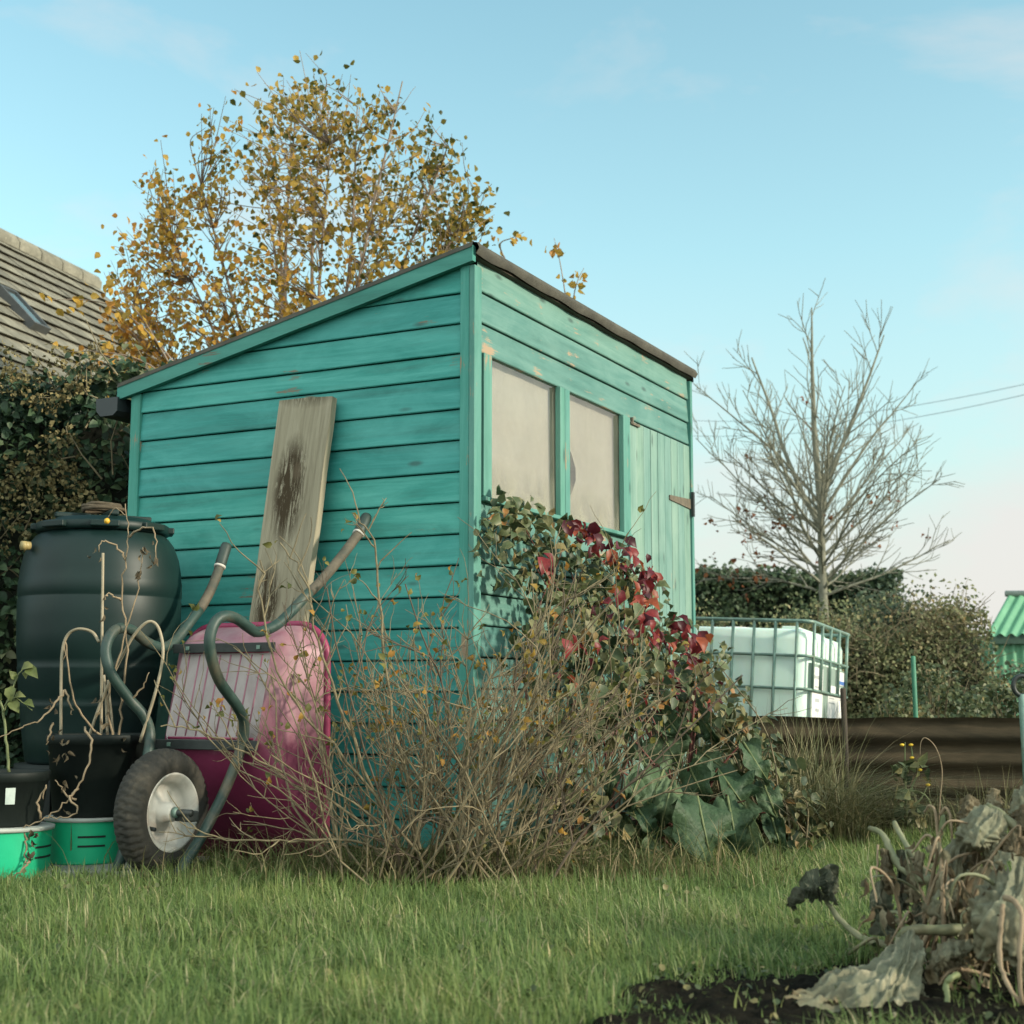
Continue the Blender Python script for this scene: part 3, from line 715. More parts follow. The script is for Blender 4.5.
mb.build('rim', [M['rim'], M['dark']], wheel)
mb = MB(); mb.tube([(-.125, .0, 0), (.125, .0, 0)], .012, 12, 0); mb.build('axle', M['dark'], wheel)
for s in (1, -1):
    mb = MB(); mb.box((s*.088, .020, -.012), (.075, .048, .036), 0, .5, Matrix.Rotation(R(-14*s), 3, 'Z'), .005)
    mb.lathe([(0, 0), (.019, 0), (.019, .012), (.012, .016), (0, .016)], 14, 'X', (s*.052, 0, 0), 1)
    o = mb.build('axle_bracket', [M['dark'], M['cage']], bar); o.location = (0, .045, .212)

# ================================================================== WATER BUTT
BX, BY = -1.635, 5.72
butt = thing('water_butt', 'dark green round water butt with lugged lid beside the ivy hedge', 'water butt', (BX, BY, .345))
mb = MB()
prof = [(0, 0), (.262, 0), (.275, .012), (.288, .10), (.303, .215), (.305, .222), (.3035, .228), (.3045, .250), (.308, .256), (.318, .36), (.3195, .366), (.3175, .372), (.3185, .398), (.322, .404), (.327, .50), (.3285, .56), (.3285, .628), (.3265, .634), (.326, .640), (.3295, .646), (.329, .700), (.3265, .706), (.323, .745), (.312, .80), (.293, .848), (.268, .880), (.252, .890), (.247, .905), (.0, .905)]
mb.lathe([(r*.955, z) for r, z in prof], 80); mb.build('barrel', M['butt'], butt)
mb = MB(); mb.lathe([(.235, .893), (.256, .895), (.260, .905), (.260, .926), (.254, .932), (.20, .938), (.185, .953), (.12, .956), (0, .956)], 72)
for k in range(8):
    a = 2*PI*k/8+.3; mb.box((.262*math.cos(a), .262*math.sin(a), .914), (.026, .11, .026), 0, .5, Matrix.Rotation(a, 3, 'Z'), .005)
for k in range(4):
    a = PI*k/2+.5; mb.box((.12*math.cos(a), .12*math.sin(a), .966), (.14, .035, .022), 0, .5, Matrix.Rotation(a, 3, 'Z'), .006)
mb.build('lid', M['butt'], butt)
q = PP(30, 552, (BX, BY-.20, 1.2), (0, 1, 0)); d = unit(np.array([q[0]-BX, q[1]-BY, 0]))
mb = MB(); o3 = d*.30; mb.tube([o3+np.array([0, 0, .83]), o3+d*.030+np.array([0, 0, .83])], .017, 14, 0); mb.tube([o3+d*.018+np.array([0, 0, .83]), o3+d*.033+np.array([0, 0, .83])], .020, 6, 0)
mb.build('outlet', M['brass'], butt)
st = thing('butt_stand', 'dark round stand beneath the green water butt', 'stand', (BX, BY, 0))
mb = MB(); mb.lathe([(0, 0), (.33, 0), (.33, .03), (.29, .06), (.285, .30), (.30, .315), (.30, .343), (0, .343)], 56); mb.build('drum', M['blackpot'], st)
for k in range(10):
    a = 2*PI*k/10; mb = MB(); mb.box((.292*math.cos(a), .292*math.sin(a), .18), (.014, .03, .22), 0, .5, Matrix.Rotation(a, 3, 'Z'), .003); mb.build('rib', M['blackpot'], st)
mb = MB(); pts = []
for k in range(150):
    a = k/150*2*PI*4; f_ = 1-.25*(k/150); pts.append((.085*f_*math.cos(a)*(1+.10*math.sin(a*1.3)), .05*f_*math.sin(a), .008+.006*(k/150*4)+.004*math.sin(a*1.7)))
q = P(103, 522, BY-.05); mb.tube(pts, .0075, 6); o = mb.build('cord_coil', M['rope']); o.location = (q[0], BY-.06, .345+.977); tag(o, 'small coil of brown cord lying on the water butt lid', 'cord')

# ================================================================== TUBS, POTS, SLAB
def lathe_thing(prof, name, mat, parent, n=56):
    mb = MB(); mb.lathe(prof, n); return mb.build(name, mat, parent)
def slots(parent, r_of, angs, zs, half=.22):
    for a in angs:
        for z in zs:
            mb = MB(); G = []
            for k in range(12):
                t = a-half+2*half*k/11; r = r_of(z)+.0015
                G.append([(r*math.cos(t), r*math.sin(t), z-.0035), (r*math.cos(t), r*math.sin(t), z+.0035)])
            mb.grid(G); mb.build('slot', M['slot'], parent)
def tub(label, x, y, z0, r, h, angs):
    t = thing('green_tub', label, 'tub', (x, y, z0), (0, 0, 0), 'bright green plastic tubs')
    lathe_thing([(0, 0), (r*.955, 0), (r*.965, .006), (r*.985, h*.5), (r, h*.9), (r, h-.014)], 'body', M['tub'], t)
    lathe_thing([(r-.004, h-.014), (r+.008, h-.013), (r+.009, h-.002), (r+.004, h), (0, h)], 'rim', M['tubrim'], t)
    slots(t, lambda z: r*(.965+.035*z/h), angs, (h*.40, h*.60), .35); return t
tb = tub('bright green tub at the left edge, under the smaller black pot', -1.712, 4.97, 0.0, .150, .168, (-2.3, -0.2))
tub('bright green tub on the slab beside the barrow wheel, under the taller black pot', -1.512, 5.22, .022, .138, .158, (-1.15, 1.2))
sl = MB(); sl.box((0, 0, 0), (.62, .5, .05), 0, .5, None, .006); o = sl.build('paving_slab', M['slab']); o.location = (-1.42, 5.17, -.004); o.rotation_euler = (0, 0, R(-6)); tag(o, 'pale grey paving slab half sunk under a green tub', 'slab')
fl = MB(); fl.box((0, 0, .075), (.035, .012, .15), 0, .5, None, .003); fl.box((.02, 0, .02), (.09, .014, .04), 0, .5, None, .003); o = fl.build('concrete_offcut', M['slab']); q = PG(57, 866); o.location = (q[0], q[1]-.10, 0); tag(o, 'upright pale concrete offcut wedged between the two green tubs', 'offcut')
def pot(label, x, y, z0, r, h, tagged=False):
    t = thing('plant_pot', label, 'pot', (x, y, z0), (0, 0, 0), 'black plastic plant pots')
    lathe_thing([(0, 0), (r*.80, 0), (r*.82, .004), (r*.955, h-.035), (r*.99, h-.034), (r, h-.005), (r*.985, h), (r*.95, h-.004), (r*.93, h-.03), (r*.91, h-.04)], 'body', M['blackpot'], t)
    lathe_thing([(r*.93, h-.03), (r*.5, h-.022), (0, h-.018)], 'soil', M['soilpot'], t, 32)
    if tagged:
        mb = MB(); G = []
        for k in range(5):
            a = -1.20+k*.055; G.append([(r*.925*math.cos(a), r*.925*math.sin(a), h*.42), (r*.955*math.cos(a), r*.955*math.sin(a), h*.72)])
        mb.grid(G); mb.build('label', M['tagw'], t)
    return t
pot('smaller black plant pot with a pale sticker, holding a leafy green stem', -1.725, 4.97, .170, .150, .180, True)
pot('taller black plant pot with canes in front of the water butt', -1.490, 5.24, .182, .178, .285)

# plants growing out of the pots, described by where their stems run
def stem(mb, pts, r0, r1, k=5, n=6, mi=0, jit=.003):
    p = smooth_path(pts, k); p = p + rng.normal(size=p.shape)*jit*.5
    mb.tube(p, np.linspace(r0, r1, len(p)), n, mi)
    return p
pl = thing('potted_plant', 'spindly green plant with a few pale leaves in the smaller black pot', 'plant', (-1.725, 4.97, .32))
inv = np.array([-1.725, 4.97, .32])
mb = MB(); Y0 = 4.93
p1 = stem(mb, [P(x, y, Y0)-inv for x, y in ((9, 772), (7, 745), (4, 715), (0, 700), (-6, 680))], .0055, .004)
p2 = stem(mb, [P(x, y, Y0-.02)-inv for x, y in ((3, 712), (10, 695), (17, 678), (24, 666))], .0035, .002)
p3 = stem(mb, [P(x, y, Y0-.03)-inv for x, y in ((4, 707), (12, 698), (22, 702), (33, 711))], .003, .0015)
mb.build('stem', M['greenstem'], pl)
lp = []; ld = []; ls = []
for (x, y, dx, dy, s) in ((12, 686, -2, 14, .06), (15, 680, -8, -16, .04), (22, 668, 18, -4, .05), (26, 668, 16, 12, .06), (24, 672, 3, 9, .03), (10, 700, 12, 16, .06), (14, 698, 10, -3, .05), (24, 702, 14, 5, .045), (2, 700, -8, -4, .05)):
    a = P(x, y, Y0-.03); b = P(x+dx, y+dy, Y0-.05); lp.append(a-inv); ld.append(b-a); ls.append(s)
leaves('foliage', lp, ld, rng.normal(size=(9, 3))*.4+np.array([.3, -.7, .5]), np.array(ls), M['potleaf'], pl, T_CURL)
dp = thing('dead_plant', 'dead straggling stems with shrivelled leaves growing from the taller black pot', 'plant', (-1.49, 5.22, .44))
inv = np.array([-1.49, 5.22, .44]); mb = MB()
paths = [[(118,742,5.15),(122,700,5.13),(128,650,5.12),(122,600,5.12),(126,560,5.1),(128,530,5.1),(125,505,5.1)],
 [(112,742,5.15),(108,700,5.12),(118,660,5.1),(132,610,5.08),(140,575,5.07),(143,548,5.06)],
 [(126,560,5.1),(118,548,5.09),(104,540,5.07),(98,552,5.06)],[(128,538,5.1),(138,530,5.08),(152,528,5.06),(157,545,5.05),(156,558,5.05)],
 [(122,600,5.12),(110,594,5.1),(104,600,5.1)],[(106,742,5.14),(86,720,5.08),(72,690,5.04),(66,640,5.04),(64,660,5.03)],
 [(66,690,5.02),(58,700,4.99),(42,718,4.95),(22,728,4.92),(-4,738,4.9)],[(85,728,5.02),(92,745,4.97),(86,770,4.93),(76,790,4.91),(60,808,4.9),(44,818,4.88),(20,828,4.86),(-4,838,4.85)],
 [(76,790,4.91),(70,800,4.88),(78,810,4.87),(60,818,4.86),(48,816,4.86)],[(76,800,4.9),(64,792,4.9),(56,778,4.9)],[(66,690,5.02),(70,705,5.0),(72,716,5.0)],[(52,722,4.96),(50,735,4.95),(46,745,4.95)],
 [(40,818,4.88),(38,800,4.88),(46,786,4.88),(42,800,4.88)],[(24,830,4.86),(26,850,4.85),(24,870,4.84)],[(130,700,5.1),(140,690,5.08),(150,672,5.07)],[(30,860,4.85),(20,872,4.82),(0,880,4.8)]]
for q in paths: stem(mb, [P(*t)-inv for t in q], .0045, .0016, 5, 6, 0, .006)
mb.build('stem', M['drystem'], dp)
lp = []; ld = []; ls = []
for (x, y, Y, c) in ((98,552,5.06,3),(157,556,5.05,4),(143,550,5.06,4),(138,575,5.07,4),(104,600,5.1,3),(110,640,5.1,3),(65,755,4.95,4),(64,740,4.96,4),(52,700,5,3),(32,835,4.86,6),(30,850,4.85,4),(72,785,4.9,3),(50,742,4.95,3),(100,700,5.1,3),(108,720,5.1,4),(125,742,5.1,2),(66,800,4.9,3),(148,545,5.05,3)):
    for k in range(c):
        lp.append(P(x+rng.normal()*3, y+rng.normal()*6, Y)-inv); ld.append(rng.normal(size=3)*.5+np.array([0, 0, -.9])); ls.append(.02+.02*rng.random())
leaves('dry_foliage', lp, ld, rng.normal(size=(len(lp), 3)), np.array(ls), M['deadleaf'], dp, T_CURL, None, .6)
mb = MB(); mb.lathe([(0, -.011), (.008, -.008), (.011, 0), (.008, .008), (0, .011)], 14); o = mb.build('fruit', M['tomato'], dp); o.location = Vector(P(107, 521, 5.12)-inv)
mb = MB(); stem(mb, [P(126,515,5.1)-inv, P(115,508,5.11)-inv, P(107,519,5.12)-inv], .002, .0015); mb.build('fruit_stalk', M['drystem'], dp)
# canes stuck in the taller pot
cgroup = 'garden canes in the taller black pot'
def cane(label, pts, r=.0055):
    b0 = P(*pts[0]); mb = MB(); p = smooth_path([P(*t)-b0 for t in pts], 6) if len(pts) > 2 else np.array([P(*t)-b0 for t in pts]); mb.tube(p, r, 8)
    o = mb.build('cane', M['cane']); o.location = Vector(b0); tag(o, label, 'cane', cgroup)
cane('bent cane forming a hoop left of the other canes', [(61,745,5.22),(61,700,5.22),(62,655,5.22),(67,636,5.22),(78,629,5.21),(92,632,5.2),(99,642,5.19)], .0055)
cane('straight upright cane, tallest in the black pot', [(101,748,5.2),(102,640,5.2),(103,553,5.2)], .005)
cane('hooped cane arching over the barrow frame', [(86,745,5.2),(104,695,5.17),(128,645,5.12),(143,625,5.1),(153,622,5.1),(160,632,5.1),(163,655,5.1),(156,690,5.1),(140,742,5.13)], .0055)
cane('short cane right of the pot centre, cut off low', [(108,748,5.18),(106,700,5.18),(104,675,5.18)], .005)
cane('short thin cane nearest the barrow wheel', [(115,748,5.17),(111,710,5.17),(108,680,5.17)], .004)

# ================================================================== FOLIAGE BUILDERS
def ellipsoid_pts(n, c, r, shell=.55):
    d = rdir(n); t = shell+(1-shell)*rng.random(n)**.6
    return np.array(c)+d*t[:, None]*np.array(r), d
def lump(name, c, r, mat, parent, seed=0, amp=.18, sub=4):
    bm = bmesh.new(); bmesh.ops.create_icosphere(bm, subdivisions=sub, radius=1)
    for v in bm.verts:
        k = 1+amp*mnoise.fractal(Vector(v.co)*2.2+Vector((seed*3.1, 0, 0)), 1.0, 2.0, 3)
        v.co = Vector((v.co.x*k*r[0]+c[0], v.co.y*k*r[1]+c[1], v.co.z*k*r[2]+c[2]))
    me = bpy.data.meshes.new(name); bm.to_mesh(me); bm.free(); me.materials.append(mat)
    o = bpy.data.objects.new(name, me); COL.objects.link(o); o.parent = parent; return o
def box_hedge(name, label, cat, x0, x1, y0, y1, h, nl, size, mat, rot=0, topn=.12, tmpl=T_DIA, base=(0, 0, 0), twigs=0, twigmat=None, core=True, htop=None, group=None, up=.3):
    """a clipped or wild hedge: leaves over the outside of an irregular box with a dense dark inside"""
    t = thing(name, label, cat, base, (0, 0, rot), group)
    H = (lambda x: h) if htop is None else htop
    def bulge(x, z, s): return .16*mnoise.noise((x*1.3, z*1.6, s))+.07*mnoise.noise((x*4, z*4, s+3))
    nf = int(nl*.60); nt_ = nl-nf
    x = rng.uniform(x0, x1, nf); u = rng.random(nf); z = np.array([u[i]*H(x[i]) for i in range(nf)])
    y = np.array([y0+bulge(x[i], z[i], 1)+ (max(0, z[i]/H(x[i])-.8)*.6*(y1-y0)) for i in range(nf)]) + rng.random(nf)**2*.22
    pf = np.stack([x, y, z], 1)
    x = rng.uniform(x0, x1, nt_); y = rng.uniform(y0, y1, nt_)
    z = np.array([H(x[i])+topn*(mnoise.noise((x[i]*1.7, y[i]*1.7, 4))+.6*mnoise.noise((x[i]*5, y[i]*5, 6))) for i in range(nt_)]) - .22*rng.random(nt_)**1.5 + rng.random(nt_)**6*topn*1.6
    pt = np.stack([x, y, z], 1); p = np.vstack([pf, pt])
    d = rng.normal(size=(nl, 3)); d[:, 1] -= .4; d[:, 2] -= .35
    nn = rng.normal(size=(nl, 3))*.7 + np.array([.2, -.8, .5+up])
    cl = np.array([mnoise.noise((q[0]*2.5, q[1]*2.5, q[2]*2.5)) for q in p])
    rn = np.clip(.45+.58*cl+rng.normal(size=nl)*.2, 0, 1)
    leaves('foliage', p, d, nn, size*rng.uniform(.6, 1.35, nl), mat, t, tmpl, rn)
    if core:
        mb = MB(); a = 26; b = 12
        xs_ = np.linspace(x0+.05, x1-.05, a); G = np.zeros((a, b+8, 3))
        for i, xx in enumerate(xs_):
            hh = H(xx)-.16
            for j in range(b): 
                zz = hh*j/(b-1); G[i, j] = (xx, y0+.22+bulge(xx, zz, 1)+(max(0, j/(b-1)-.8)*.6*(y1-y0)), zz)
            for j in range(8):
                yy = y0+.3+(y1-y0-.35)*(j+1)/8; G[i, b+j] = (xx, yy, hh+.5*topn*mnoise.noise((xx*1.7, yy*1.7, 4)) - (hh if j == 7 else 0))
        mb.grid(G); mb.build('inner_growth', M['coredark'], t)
    if twigs:
        mb = MB()
        for k in range(twigs):
            xx = rng.uniform(x0, x1); zz = H(xx)*rng.uniform(.45, 1.0); yy = y0+rng.uniform(-.02, .2) if rng.random() < .6 else rng.uniform(y0, y1)
            if yy > y0+.2: zz = H(xx)-.05
            q = np.array([xx, yy, zz]); dd = unit(rng.normal(size=3)*np.array([.9, .5, .5])+np.array([0, -.1, .75])); l = rng.uniform(.10, .28)
            pts = [q, q+dd*l*.5+rng.normal(size=3)*.02, q+dd*l+rng.normal(size=3)*.04]
            mb.tube(pts, [.005, .0035, .0018], 4, 0, rng.random(), False)
        mb.build('twigs', twigmat or M['twig'], t)['kind'] = 'stuff'
    return t
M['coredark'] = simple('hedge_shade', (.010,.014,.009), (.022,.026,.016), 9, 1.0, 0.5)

# ivy hedge at the left
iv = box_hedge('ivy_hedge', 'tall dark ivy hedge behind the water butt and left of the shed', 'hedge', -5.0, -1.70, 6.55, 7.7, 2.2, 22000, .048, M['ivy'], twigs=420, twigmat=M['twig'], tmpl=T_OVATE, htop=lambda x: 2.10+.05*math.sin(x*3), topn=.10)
n = 1500; x = rng.uniform(-3.6, -1.75, n); z = rng.uniform(1.25, 2.25, n); y = np.array([6.50+.16*mnoise.noise((x[i]*1.3, z[i]*1.6, 1)) for i in range(n)])+np.maximum(0, z/2.16-.8)*.7
c = np.array([mnoise.noise((x[i]*3, z[i]*3, 9)) for i in range(n)]) > -.05
p = np.stack([x, y, z], 1)[c]; pp = np.repeat(p, 5, 0)+rng.normal(size=(len(p)*5, 3))*.012
leaves('flower_head', pp, rdir(len(pp)), rdir(len(pp)), .025*rng.uniform(.6, 1.3, len(pp)), M['ivyflower'], iv, T_DIA)

# far hedges and bushes on the right
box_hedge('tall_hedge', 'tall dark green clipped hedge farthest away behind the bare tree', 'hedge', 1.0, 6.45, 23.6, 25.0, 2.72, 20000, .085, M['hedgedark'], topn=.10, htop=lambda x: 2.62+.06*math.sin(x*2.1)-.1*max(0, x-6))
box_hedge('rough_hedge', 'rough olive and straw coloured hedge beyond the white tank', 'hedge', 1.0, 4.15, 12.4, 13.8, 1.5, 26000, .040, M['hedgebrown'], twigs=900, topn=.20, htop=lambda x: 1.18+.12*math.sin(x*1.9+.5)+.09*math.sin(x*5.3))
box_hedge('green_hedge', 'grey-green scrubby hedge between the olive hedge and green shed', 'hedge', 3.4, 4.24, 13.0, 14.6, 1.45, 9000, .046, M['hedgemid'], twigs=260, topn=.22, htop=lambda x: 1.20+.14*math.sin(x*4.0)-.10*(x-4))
def bush(name, label, c, r, n, size, mat, tmpl=T_OVATE, twigs=24, core=.62, group=None, seed=1):
    t = thing(name, label, 'bush', (c[0], c[1], 0), (0, 0, 0), group)
    p, d = ellipsoid_pts(n, (0, 0, c[2]), r, .45)
    p[:, 2] = np.maximum(p[:, 2], .02); kk = np.array([mnoise.noise((q[0]*5+seed, q[1]*5, q[2]*5)) for q in p])
    keep = kk > -.22; p = p[keep]; d = d[keep]; m_ = len(p)
    leaves('foliage', p, d*.5+rng.normal(size=(m_, 3))*.7+np.array([0, 0, -.3]), rng.normal(size=(m_, 3))*.6+np.array([.1, -.5, .8]), size*rng.uniform(.6, 1.3, m_), mat, t, tmpl, np.clip(.5+.5*kk[keep]+rng.normal(size=m_)*.2, 0, 1))
    mb = MB()
    for k in range(twigs):
        d0 = unit(rng.normal(size=3)*np.array(r)+np.array([0, 0, r[2]*1.2])); e = np.array([d0[0]*r[0], d0[1]*r[1], max(.05, c[2]+d0[2]*r[2]*.9)])
        mb.tube(smooth_path([(d0[0]*.04, d0[1]*.04, 0), e*.5+np.array([0, 0, .05]), e], 3), np.linspace(.006, .002, 7), 5, 0, rng.random(), False)
    mb.build('stem', M['twig'], t); return t
bush('bramble_bush', 'light green bramble bush behind the right end of the rusty fence', (2.62, 9.0, .48), (.34, .3, .33), 2340, 0.035, M['bramble'], seed=2)
bush('bramble_bush', 'small yellowish bramble beside the green post behind the fence', (2.28, 8.6, .42), (.22, .22, .2), 1092, 0.032, M['bramble'], seed=5)
bush('bramble_bush', 'bramble with arching pale leaves in front of the green shed', (3.2, 9.3, .45), (.38, .3, .28), 1820, 0.038, M['bramble'], seed=9)
bush('bramble_bush', 'dark scrubby bush under the green shed wall', (4.6, 12.6, .45), (.6, .4, .5), 3900, 0.041, M['hedgemid'], seed=12)

# ================================================================== TREES
def limb(mb, p0, d0, length, r0, r1, bend_up=.25, seg=7, wob=.05, n=7, rnd=.5):
    pts = [np.array(p0, float)]; d = unit(np.array(d0, float))
    for i in range(seg):
        d = unit(d + np.array([0, 0, bend_up/seg]) + rng.normal(size=3)*wob)
        pts.append(pts[-1]+d*length/seg)
    mb.tube(pts, np.linspace(r0, r1, seg+1), n, 0, rnd, False)
    return np.array(pts)
def sprout(mb, pts, r_at, depth, lens, fan, tips, up=.3, nb=(5, 8), n=5, tmin=.25, tmin_r=.0022):
    k = rng.integers(nb[0], nb[1]+1)
    for i in range(k):
        t = tmin+(1-tmin)*(i+rng.random()*.8)/k; t = min(t, .98)
        f = t*(len(pts)-1); a = int(f); q = pts[a]+(pts[min(a+1, len(pts)-1)]-pts[a])*(f-a)
        ax = unit(pts[min(a+1, len(pts)-1)]-pts[max(a-1, 0)])
        side = unit(np.cross(ax, rng.normal(size=3))); ang = R(rng.uniform(*fan))
        d = ax*math.cos(ang)+side*math.sin(ang); d[2] += up*.5
        L = lens*(1.05-.55*t)*rng.uniform(.6, 1.15); rr = max(tmin_r, r_at*(1-.6*t)*.5)
        c = limb(mb, q, d, L, rr, max(tmin_r*.7, rr*.35), up, 5, .09, n)
        tips.append(c)
        if depth > 1: sprout(mb, c, rr, depth-1, lens*.5, fan, tips, up, (3, 5), 4, .2, tmin_r)
bt = thing('bare_tree', 'leafless spreading tree with a few rust leaves against the pale sky', 'tree', (3.93, 18, 0))
mt = MB(); mc = MB(); tips = []
lead = limb(mt, (0, 0, 0), (0, 0, 1), 3.05, .068, .045, .3, 9, .012, 10)
lead2 = limb(mt, lead[-1], (-.10, 0, 1), 2.45, .05, .008, .2, 8, .045, 8)
fork = limb(mt, lead[-1], (.52, .1, 1), 2.35, .04, .008, .25, 8, .05, 8)
forkb = limb(mt, lead[-2], (-.55, .0, 1), 2.4, .038, .010, .25, 8, .05, 8)
for pp_ in (lead2, fork, forkb): sprout(mc, pp_, .030, 2, 1.0, (28, 48), tips, .25, (9, 11), 5, .08, .0052)
for k in range(31):
    z = 1.85+ (k/30)**1.05*1.19; az = k*2.399+rng.uniform(-.3, .3)
    f = min(z/3.05*9, 8.9); q = lead[int(f)]+(lead[min(int(f)+1, 9)]-lead[int(f)])*(f-int(f))
    elev = R(rng.uniform(10, 34)+32*(k/30)); L = (1.75+.35*(k/30))*rng.uniform(.78, 1.08)
    d = (math.cos(az)*math.cos(elev), math.sin(az)*math.cos(elev), math.sin(elev))
    c = limb(mt, q, d, L, .022*rng.uniform(.7, 1.1), .005, .18, 8, .07, 6)
    sprout(mc, c, .024, 2, .75, (25, 48), tips, .2, (8, 11), 4, .12, .0046)
for az, L in ((.3, 1.6), (2.9, 1.0)):   # suckers from the foot
    c = limb(mt, (0, 0, .3), (math.cos(az)*.8, math.sin(az)*.5, .75), L, .022, .005, .1, 7, .06, 6); sprout(mc, c, .016, 2, .6, (25, 50), tips, .2, (5, 7), 4, .2, .0045)
mt.build('trunk', M['bark'], bt); mc.build('crown', M['bark'], bt)
lp = np.array([c[-1] for c in tips]+[c[3] for c in tips])
w = np.array([1.0 if (q[0] < -.45 and 1.5 < q[2] < 2.9) else (.07 if q[2] < 3.2 else .015) for q in lp]); keep = rng.random(len(lp)) < w*.13
lp = np.repeat(lp[keep], 3, 0); lp = lp+rng.normal(size=lp.shape)*.05
leaves('foliage', lp, rdir(len(lp), -.8), rdir(len(lp)), .075*rng.uniform(.6, 1.2, len(lp)), M['rustleaf'], bt, T_CURL)

# birch behind the shed
BRX, BRY = -1.46, 10.0
br_ = thing('birch_tree', 'golden autumn birch with many slim stems rising behind the shed', 'tree', (BRX, BRY, 0))
mt = MB(); mc = MB(); tips = []
outline = [(-1.45, 2.75), (-1.42, 3.2), (-1.3, 3.75), (-1.0, 4.3), (-.62, 4.75), (-.25, 5.0), (0, 5.1), (.3, 4.92), (.65, 4.8), (1.0, 4.6), (1.25, 4.2), (1.36, 4.0), (1.37, 3.1)]
stems = []
for (tx, tz) in ((-1.35, 2.9), (-1.30, 3.45), (-1.05, 4.0), (-.85, 4.45), (-.5, 4.8), (-.12, 5.05), (.10, 4.98), (.35, 4.8), (.72, 4.72), (1.0, 4.5), (1.22, 4.1), (-.3, 4.5), (.2, 4.4), (.5, 4.2), (-.7, 3.6), (.9, 3.7), (-1.75, 2.75)):
    ty = rng.uniform(-.75, .75); b0 = np.array([rng.uniform(-.14, .14), rng.uniform(-.14, .14), 0]); e = np.array([tx, ty, tz])
    m1 = b0*.7+np.array([tx*.22, ty*.2, tz*.42])+rng.normal(size=3)*.04; m2 = np.array([tx*.62, ty*.6, tz*.76])+rng.normal(size=3)*.05
    p = smooth_path([b0, m1, m2, e], 6); mt.tube(p, np.linspace(.026, .004, len(p)), 7, 0, rng.random(), False)
    stems.append(p); sprout(mc, p, .016, 1, .4, (22, 55), tips, .25, (5, 8), 4, .5)
def ztop(x): return np.interp(x, [o[0] for o in outline], [o[1] for o in outline])
allp = np.concatenate([p[8:] for p in stems]); lp = []
for k in range(1700):
    x = rng.uniform(-1.62, 1.36); zt = ztop(x)-(.0 if x > -1.4 else .9*rng.random()); z = 2.0+(zt-2.0)*rng.random()**.8
    hw = .9*math.sqrt(max(.05, 1-((z-3.4)/2.0)**2))*math.sqrt(max(.05, 1-(x/1.8)**2)); e = np.array([x, rng.uniform(-hw, hw), z])
    dd = np.linalg.norm((allp-e)*np.array([1, 1, .6]), axis=1)+np.where(allp[:, 2] > e[2]-.08, 1.0, 0); q = allp[np.argmin(dd)]
    if np.linalg.norm(q-e) > .9: continue
    m_ = (q+e)/2+rng.normal(size=3)*.04+np.array([0, 0, -.03]); pts = smooth_path([q, m_, e], 4); mc.tube(pts, np.linspace(.005, .0016, len(pts)), 4, 0, rng.random(), False)
    for c in range(rng.integers(6, 10)):
        t = rng.uniform(.45, 1.05); f = min(t, .999)*(len(pts)-1); a = int(f); lp.append(pts[a]+(pts[a+1]-pts[a])*(f-a)+rng.normal(size=3)*.045)
lp = np.array(lp); mt.build('trunk', M['bark_birch'], br_); mc.build('crown', M['bark_birch'], br_)
rn = np.clip(.60-.22*lp[:, 0]/1.4+rng.normal(size=len(lp))*.25-.12*(lp[:, 2]-3.6), 0, 1)
leaves('foliage', lp, rdir(len(lp), -.9), rdir(len(lp)), .047*rng.uniform(.65, 1.25, len(lp)), M['birchleaf'], br_, T_OVATE, rn, 1.15)
# the low spray reaching over the ivy, in front of the house roof, and two tall sprigs right of the crown
mb = MB(); lp = []; rn = []
def spray(pix, Y, cnt, spread):
    mb = MB(); pts = smooth_path([P(x, y, Y)-np.array([BRX, BRY, 0]) for x, y in pix], 5); mb.tube(pts, np.linspace(.007, .002, len(pts)), 5, 0, .5, False); mb.build('side_branch', M['bark_birch'], br_)
    for k in range(cnt):
        q = pts[rng.integers(len(pts)//4, len(pts))]; lp.append(q+rng.normal(size=3)*spread); rn.append(np.clip(.7+rng.normal()*.18, 0, 1))
spray([(200,400),(160,345),(120,310),(85,300),(45,300)], 9.2, 26, .05)
spray([(200,410),(150,365),(105,352),(60,352)], 9.2, 24, .05)
spray([(190,400),(150,330),(128,300),(112,275)], 9.2, 22, .05)
spray([(568,330),(566,300),(560,262),(554,238)], 10.2, 16, .03)
spray([(580,330),(574,300),(578,280),(584,268)], 10.2, 16, .035)
spray([(510,270),(500,245),(512,238),(524,232)], 10.2, 14, .03)
lp = np.array(lp)
leaves('spray_foliage', lp, rdir(len(lp), -.9), rdir(len(lp)), .062*rng.uniform(.7, 1.2, len(lp)), M['birchleaf'], br_, T_OVATE, np.array(rn), 1.1)

# ================================================================== HOUSE BEHIND THE HEDGE
hd = np.array([math.sin(R(16.4)), math.cos(R(16.4)), 0])      # ridge runs away from us
hs = np.array([math.cos(R(16.4)), -math.sin(R(16.4)), 0])     # slope falls to the right
HE = P(93, 284, 16.0)                                          # far end of the ridge
house = thing('house', 'house with lichened brown tiled roof and a skylight beyond the hedge', 'house', (HE[0], HE[1], 0), (0, 0, math.atan2(hs[1], hs[0])))
